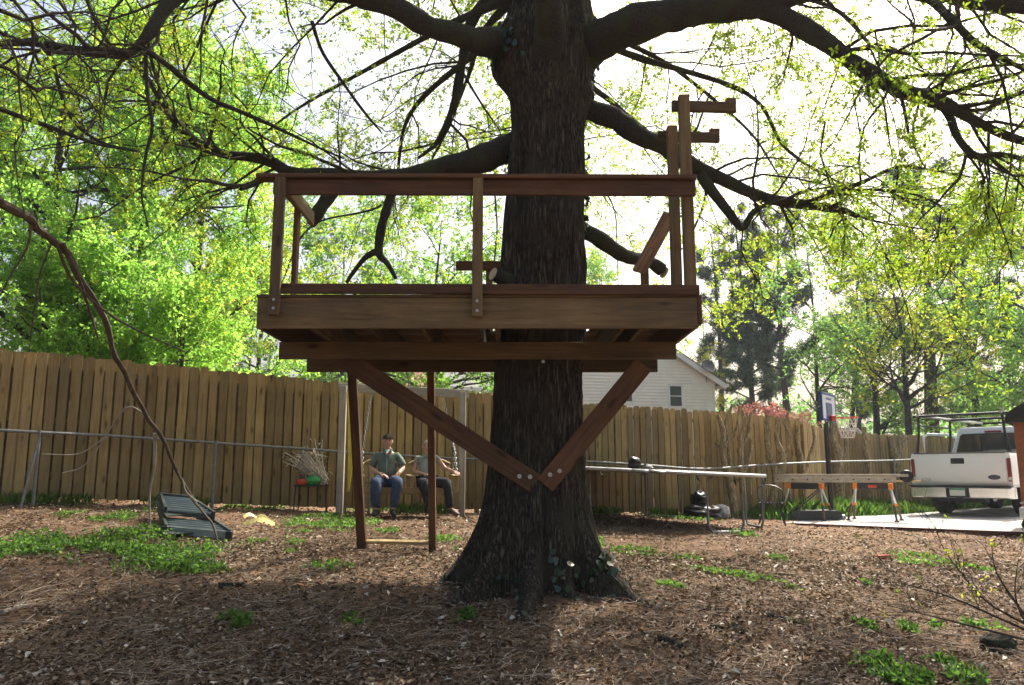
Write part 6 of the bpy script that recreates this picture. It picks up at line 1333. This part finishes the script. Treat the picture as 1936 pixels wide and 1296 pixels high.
# ------------------------------------------------------------------ leaf litter, straw, twigs
def area(n, y0, y1, k=1.0, rg=rng):
    y = y0 * (y1 / y0) ** (rg.random(n) ** k); x = (rg.random(n) * 2 - 1) * (.72 * y + .8); return x, y
def litter(n, y0, y1, size, seed, tint):
    rg = np.random.default_rng(seed); x, y = area(n, y0, y1, 1.0, rg)
    den = .5 + .5 * vnoise(np.stack([x * .8, y * .8, 0 * x], -1), 31) + .25 * vnoise(np.stack([x * 3, y * 3, 0 * x], -1), 32)
    keep = (rg.random(n) < np.clip(den + .25, .12, 1)) & ~in_poly(x, y, PAD) & (np.hypot(x - OX, y - OY) > .5); x, y = x[keep], y[keep]; n = len(x)
    z = ground_np(x, y); z = z + .022 * vnoise(np.stack([x * 2.1, y * 2.1, 0 * x], -1), 1) + .014 * vnoise(np.stack([x * 6, y * 6, 0 * x], -1), 2) + rg.uniform(.004, .03, n)
    c = np.stack([x, y, z], -1); a = rg.uniform(0, 2 * np.pi, n); d = np.stack([np.cos(a), np.sin(a), rg.normal(size=n) * .3], -1); d /= np.linalg.norm(d, axis=1, keepdims=True)
    u = np.stack([rg.normal(size=n) * .35, rg.normal(size=n) * .35, np.ones(n)], -1); w = np.cross(u, d); w /= np.linalg.norm(w, axis=1, keepdims=True); u = np.cross(d, w)
    S = size * rg.uniform(.5, 1.5, n)[:, None]; ar = rg.uniform(.25, .75, n)[:, None]; curl = rg.uniform(-.1, .45, n)[:, None]
    pts = np.stack([c - d * S * .5, c - d * S * .1 + w * S * ar * .5 + u * S * curl, c + d * S * .25 + w * S * ar * .35 + u * S * curl * .8, c + d * S * .55 + u * S * curl * .4, c + d * S * .25 - w * S * ar * .35 + u * S * curl * .8, c - d * S * .1 - w * S * ar * .5 + u * S * curl], 1)
    b = (np.arange(n) * 6)[:, None]; f = np.concatenate([b + np.array([[0, 1, 2, 3]]), b + np.array([[0, 3, 4, 5]])]); tn = np.clip(rg.beta(1.5, 2.2, n) + tint, 0, 1)
    return pts.reshape(-1, 3), f, np.repeat(tn, 6)
a1 = litter(90000, 3.6, 9.5, .037, 81, 0.0); a2 = litter(52000, 8, 20, .042, 82, .08); a3 = litter(2600, 3.6, 10, .06, 83, .45)
vs, fs, ts, off = [], [], [], 0
for v, f, t in (a1, a2, a3): vs.append(v); fs.append(f + off); ts.append(t); off += len(v)
ll = link('leaf_litter', mesh_np('leaf_litter', np.concatenate(vs), np.concatenate(fs), M['litter'], False, np.concatenate(ts)), None, Matrix.Identity(4)); tag(ll, 'dry curled brown and grey leaves scattered over the dirt', 'leaf litter', None, 'stuff')
def sticks(n, y0, y1, L, r, seed, k=5, wig=.25):
    rg = np.random.default_rng(seed); x, y = area(n, y0, y1, 1.0, rg); kp = ~in_poly(x, y, PAD) & (np.hypot(x - OX, y - OY) > .8); x, y = x[kp], y[kp]; n = len(x); a = rg.uniform(0, 2 * np.pi, n); l = L * rg.uniform(.4, 1.4, n) / (k - 1)
    pts = np.empty((n, k, 3)); px_, py_ = x.copy(), y.copy()
    for j in range(k):
        pts[:, j, 0], pts[:, j, 1] = px_, py_; pts[:, j, 2] = ground_np(px_, py_) + .016 + rg.uniform(0, .012, n); a = a + rg.normal(size=n) * wig; px_ = px_ + np.cos(a) * l; py_ = py_ + np.sin(a) * l
    R_ = (r * rg.uniform(.6, 1.4, n))[:, None] * np.linspace(1, .5, k)[None]; v, f = tubes(pts, R_, 4); return v, f, np.repeat(rg.random(n), k * 4)
vs, fs, ts, off = [], [], [], 0
for v, f, t in (sticks(13000, 3.6, 12, .17, .0026, 91), sticks(1000, 3.8, 14, .38, .0045, 92), sticks(15000, 3.6, 10, .12, .0022, 93, 5, .6)): vs.append(v); fs.append(f + off); ts.append(t); off += len(v)
o = link('straw_and_twigs', mesh_np('straw_and_twigs', np.concatenate(vs), np.concatenate(fs), M['straw'], True, np.concatenate(ts)), None, Matrix.Identity(4)); tag(o, 'dry straw, stems and fine twigs strewn over the dirt', 'ground twigs', None, 'stuff')
# bigger fallen sticks one can tell apart
for pts, r, lab in (([(1150+290,1165),(1500,1180),(1536,1188)], .02, 'dark fallen stick right of the oak, the longest near the tree'), ([(1345,1192),(1380,1194),(1408,1205)], .022, 'bowed dark stick lying right of the oak roots'), ([(415,1116),(460,1112)], .03, 'short dark log lying left of the oak'), ([(5,1165),(30,1156),(52,1150)], .022, 'pale stick at the left edge of the yard'), ([(60,1292),(85,1278)], .03, 'pale weathered stick at the bottom left corner'),
                    ([(940,1262),(962,1240),(980,1228)], .008, 'thin pale stick in front of the oak root'), ([(1310,1150),(1360,1155),(1420,1162)], .012, 'slender curved stick beside the right oak root'), ([(1245,1215),(1275,1225),(1290,1232)], .035, 'mossy bark chunk right of the oak roots')):
    g = [G(*q) + Vector((0, 0, r * .8)) for q in pts]; c = catmull(np.array(g), 14); c += np.random.default_rng(5).normal(size=c.shape) * r * .15; mb = MB(); mb.tube(c, np.linspace(r, r * .7, 14) * (1 + .15 * vnoise(c * 20, 4)), 8); o = mb.build('fallen_stick', M['deadwood'] if 'pale' in lab else M['limb'], None, smooth=True); tag(o, lab, 'stick')
b = G(1668, 1060); mb = MB(); mb.box((0, 0, .03), (.20, .10, .06), .008, Matrix.Rotation(.3, 3, 'Z')); me = mb.mesh('brick', mat_plain('red_brick', (.26, .075, .045), .9, 0, .2, .25, 14, .15)); o = link('brick', me, None, Matrix.Translation(b)); tag(o, 'loose red brick lying on the open dirt at the right', 'brick')

# ------------------------------------------------------------------ weeds and grass
PATCH = [(40,1042,75,26),(140,1036,70,24),(235,1036,70,30),(320,1058,85,26),(395,1078,48,15),(268,1012,32,10),(215,985,35,8),(250,974,28,9),(135,978,36,8),(590,986,42,13),(645,990,48,13),(480,962,50,9),(700,996,22,9),(560,1014,16,9),(572,1030,28,8),(480,1034,26,7),(625,1075,45,6),(550,1052,22,5),(655,1002,22,8),(770,966,55,9),(690,966,30,7),(735,1008,24,7),(675,1178,26,7),(440,1185,30,9),(610,1150,25,9),(330,1080,40,9),(880,1170,14,9),
         (1200,1046,46,10),(1278,978,65,11),(1340,1086,60,8),(1412,1096,40,8),(1300,1060,25,5),(1565,1096,32,5),(1627,1108,16,7),(1500,1116,15,9),(1270,1111,25,5),(1725,1066,32,16),(1762,1062,22,14),(1850,1080,12,7),(1640,1190,13,6),(1720,1195,12,5),(1780,1192,15,6),(1855,1190,32,9),(840,1024,30,6),(880,1040,18,6),(1130,1030,16,7),(1135,968,30,8),(1400,1010,20,5),(1470,1060,16,5)]
NEAR = [(1700,1284,55,26),(1808,1282,34,22)]
cen, szs, tns = [], [], []; blades = []
for px, py, rx_, ry_ in PATCH + NEAR:
    g = G(px, py); near = (px, py, rx_, ry_) in NEAR
    wx = rx_ * g.y / FPX; dpt_ = abs(G(px, py - ry_).y - G(px, py + ry_).y) * .5 if not near else .28
    dpt_ = min(max(dpt_, .12), 1.1); lush = (px < 480 and py > 1000) or near; n = int((2300 if lush else 800) * max(wx * dpt_, .03) ** .75)
    r = np.sqrt(rng.random(n)) * (1 + .35 * rng.normal(size=n) * .5); a = rng.random(n) * 2 * np.pi; x = g.x + wx * r * np.cos(a); y = g.y + dpt_ * r * np.sin(a)
    k = vnoise(np.stack([x * 3.5, y * 3.5, 0 * x], -1), 41) + .5 * vnoise(np.stack([x * 9, y * 9, 0 * x], -1), 43) > -.2; x, y = x[k], y[k]; n = len(x); hmax = (.13 if lush else .045)
    z = ground_np(x, y) + .02 + rng.random(n) ** 1.4 * hmax * (.6 + .5 * vnoise(np.stack([x * 2.5, y * 2.5, 0 * x], -1), 42))
    cen.append(np.stack([x, y, z], -1)); szs.append(np.full(n, .036 if not near else .045)); tns.append(np.clip(rng.normal(.45 if lush else .6, .25, n), 0, 1))
    nb_ = int(n * (.25 if lush else .8)); i = rng.integers(0, max(n, 1), nb_); blades.append(np.stack([x[i] + rng.normal(size=nb_) * .03, y[i] + rng.normal(size=nb_) * .03, ground_np(x[i], y[i]), np.full(nb_, .07 if not lush else .11)], -1))
cen = np.concatenate(cen); szs = np.concatenate(szs); tns = np.concatenate(tns)
v, tn = tuft_leaves(np.repeat(cen[:, None], 2, 1), 1, .05, 1); n = len(cen); per = 3
d = rng.normal(size=(n * per, 3)); d[:, 2] = np.abs(d[:, 2]) * .5; d /= np.linalg.norm(d, axis=1, keepdims=True); w = rng.normal(size=(n * per, 3)); w -= d * (w * d).sum(1, keepdims=True); w /= np.linalg.norm(w, axis=1, keepdims=True); c = np.repeat(cen, per, 0); S = (np.repeat(szs, per) * rng.uniform(.5, 1.2, n * per))[:, None]
v = np.stack([c, c + d * S * .55 + w * S * .36, c + d * S, c + d * S * .55 - w * S * .36], 1); o = link('weeds', leaf_mesh('weeds', v, np.repeat(tns, per), M['weed']), None, Matrix.Identity(4)); tag(o, 'bright green chickweed patches dotting the dirt yard', 'weeds', None, 'stuff')
def grass(bl, wdt, name, label, lean=.35):
    n = len(bl); h = bl[:, 3] * rng.uniform(.5, 1.3, n); a = rng.uniform(0, 2 * np.pi, n); l = rng.uniform(.05, lean, n) * h; dx, dy = np.cos(a), np.sin(a); b = bl[:, :3]; sx_, sy_ = -dy * wdt, dx * wdt
    m = b + np.stack([dx * l * .4, dy * l * .4, h * .6], -1); t = b + np.stack([dx * l * 1.4, dy * l * 1.4, h], -1); s = np.stack([sx_, sy_, 0 * sx_], -1)
    v = np.stack([b - s, b + s, m + s * .7, t, m - s * .7], 1); f = (np.arange(n) * 5)[:, None] + np.array([[0, 1, 2, 3, 4]]); o = link(name, mesh_np(name, v.reshape(-1, 3), f, M['weed'], False, np.repeat(np.clip(rng.normal(.65, .22, n), 0, 1), 5)), None, Matrix.Identity(4)); tag(o, label, 'grass', None, 'stuff')
grass(np.concatenate(blades), .004, 'short_grass', 'short grass blades among the weed patches')
n = 60000; x = rng.uniform(4.2, 17.5, n); y = rng.uniform(15.8, 27, n); GR = [(4.3, 16.7), (5.3, 16.2), *PAD[::-1][0:5], (17, 25.6), (17.4, 26.7), (FC.x, FC.y - .15), (FB.x, FB.y - .1)]; k = (~in_poly(x, y, PAD)) & in_poly(x, y, GR); x, y = x[k], y[k]
d_pad = vnoise(np.stack([x * .9, y * .9, 0 * x], -1), 51); hh = np.clip(.36 + .26 * d_pad, .1, .7)
grass(np.stack([x, y, ground_np(x, y), hh], -1), .009, 'tall_grass', 'lush tall green grass between the concrete slab and the fence', .5)
n = 5200; s_ = rng.random(n) * 15; x = FA.x + FD.x * s_ + FN.x * rng.uniform(.05, .5, n); y = FA.y + FD.y * s_ + FN.y * rng.uniform(.05, .5, n); k = vnoise(np.stack([x * 1.2, y * 1.2, 0 * x], -1), 52) > .05; x, y = x[k], y[k]
grass(np.stack([x, y, ground_np(x, y), np.full(len(x), .16)], -1), .005, 'fence_foot_grass', 'straggling grass along the foot of the board fence')
# plants along the fence by the trampoline: a few pale stakes and a low green tray
for k, (px, py, h) in enumerate(((1206, 968, .22), (1218, 968, .2), (1226, 969, .18), (1258, 972, .75), (1213, 968, .15))):
    g = GF(px, py, .5); mb = MB(); mb.tube([g - Vector((0, 0, .05)), g + Vector((.01, 0, h))], .012, 6); o = mb.build('garden_stake', M['swingwood'], None); tag(o, ('short pale stake, leftmost by the fence behind the trampoline', 'short pale stake second from the left behind the trampoline', 'short pale stake at the right of the cluster behind the trampoline', 'tall thin pale stake standing left of the bin bags', 'shortest pale stake in the cluster behind the trampoline')[k], 'stake', 'stakes behind the trampoline')

# ------------------------------------------------------------------ twiggy shrub at the lower right
g = G(1925, 1175); sb = empty('twiggy_shrub', g, 'bare twiggy shrub with a few yellow leaves at the lower right edge', 'shrub')
SB = [[(1960,1190,6.4),(1900,1160,6.4),(1855,1130,6.4),(1815,1080,6.5),(1785,1040,6.6),(1768,995,6.7)],[(1960,1200,6.3),(1880,1165,6.2),(1800,1130,6.1),(1730,1110,6.1),(1690,1100,6.1)],[(1950,1180,6.5),(1900,1110,6.6),(1880,1070,6.7),(1875,1030,6.8)],[(1960,1215,6.2),(1860,1190,6.0),(1780,1170,5.9),(1700,1150,5.9)],[(1950,1200,6.4),(1920,1130,6.4),(1925,1060,6.4)]]
sp = np.array([catmull(np.array([P(*q) for q in l]), 8) for l in SB]); sr_ = np.linspace(.011, .0025, 8)[None] * np.ones((len(SB), 1)); c, cr_ = spawn(sp, sr_, 55, (.15, .6), (25, 65), 0, 6, .5, .003, .3, .2, .2, (-.1, 0, .25)); d, dr_ = spawn(c, cr_, 110, (.08, .25), (25, 65), 0, 4, .6, .003, .4, .2, .2, (0, 0, .2))
vs, fs, off = [], [], 0
for q, r, S in ((sp, sr_, 7), (c, np.maximum(cr_, .002), 4), (d, np.maximum(dr_, .0014), 3)): v, f = tubes(q, r, S); vs.append(v); fs.append(f + off); off += len(v)
link('branches', mesh_np('branches', np.concatenate(vs), np.concatenate(fs), M['twig'], True), sb, Matrix.Identity(4))['kind'] = 'stuff'
v, tn = tuft_leaves(d, 24, .04, 3, .02, tint=(.2, .9)); link('foliage', leaf_mesh('foliage', v, tn, M['yellowleaf']), sb, Matrix.Identity(4))['kind'] = 'stuff'
blob('tree_stump', M['limb'], G(1890, 1225) - Vector((0, 0, .05)), (.11, .10, .07), 'dark mossy stump under the twiggy shrub at the right edge', 'stump', 30, .2, 44)

# ------------------------------------------------------------------ damp spring air
mb = MB(); mb.box((0, 0, 9.0), (1260, 1260, 23.0)); hm = bpy.data.materials.new('spring_haze'); hm.use_nodes = True
for n_ in list(hm.node_tree.nodes): 
    if n_.type == 'BSDF_PRINCIPLED': hm.node_tree.nodes.remove(n_)
pv = hm.node_tree.nodes.new('ShaderNodeVolumePrincipled'); pv.inputs['Color'].default_value = (.86, .93, 1.0, 1); pv.inputs['Density'].default_value = HAZE; pv.inputs['Anisotropy'].default_value = .35
hm.node_tree.links.new(pv.outputs[0], hm.node_tree.nodes['Material Output'].inputs['Volume'])
hz_ = mb.build('haze', hm, None); tag(hz_, 'thin pale haze of damp air over the yard and trees', None, None, 'stuff')
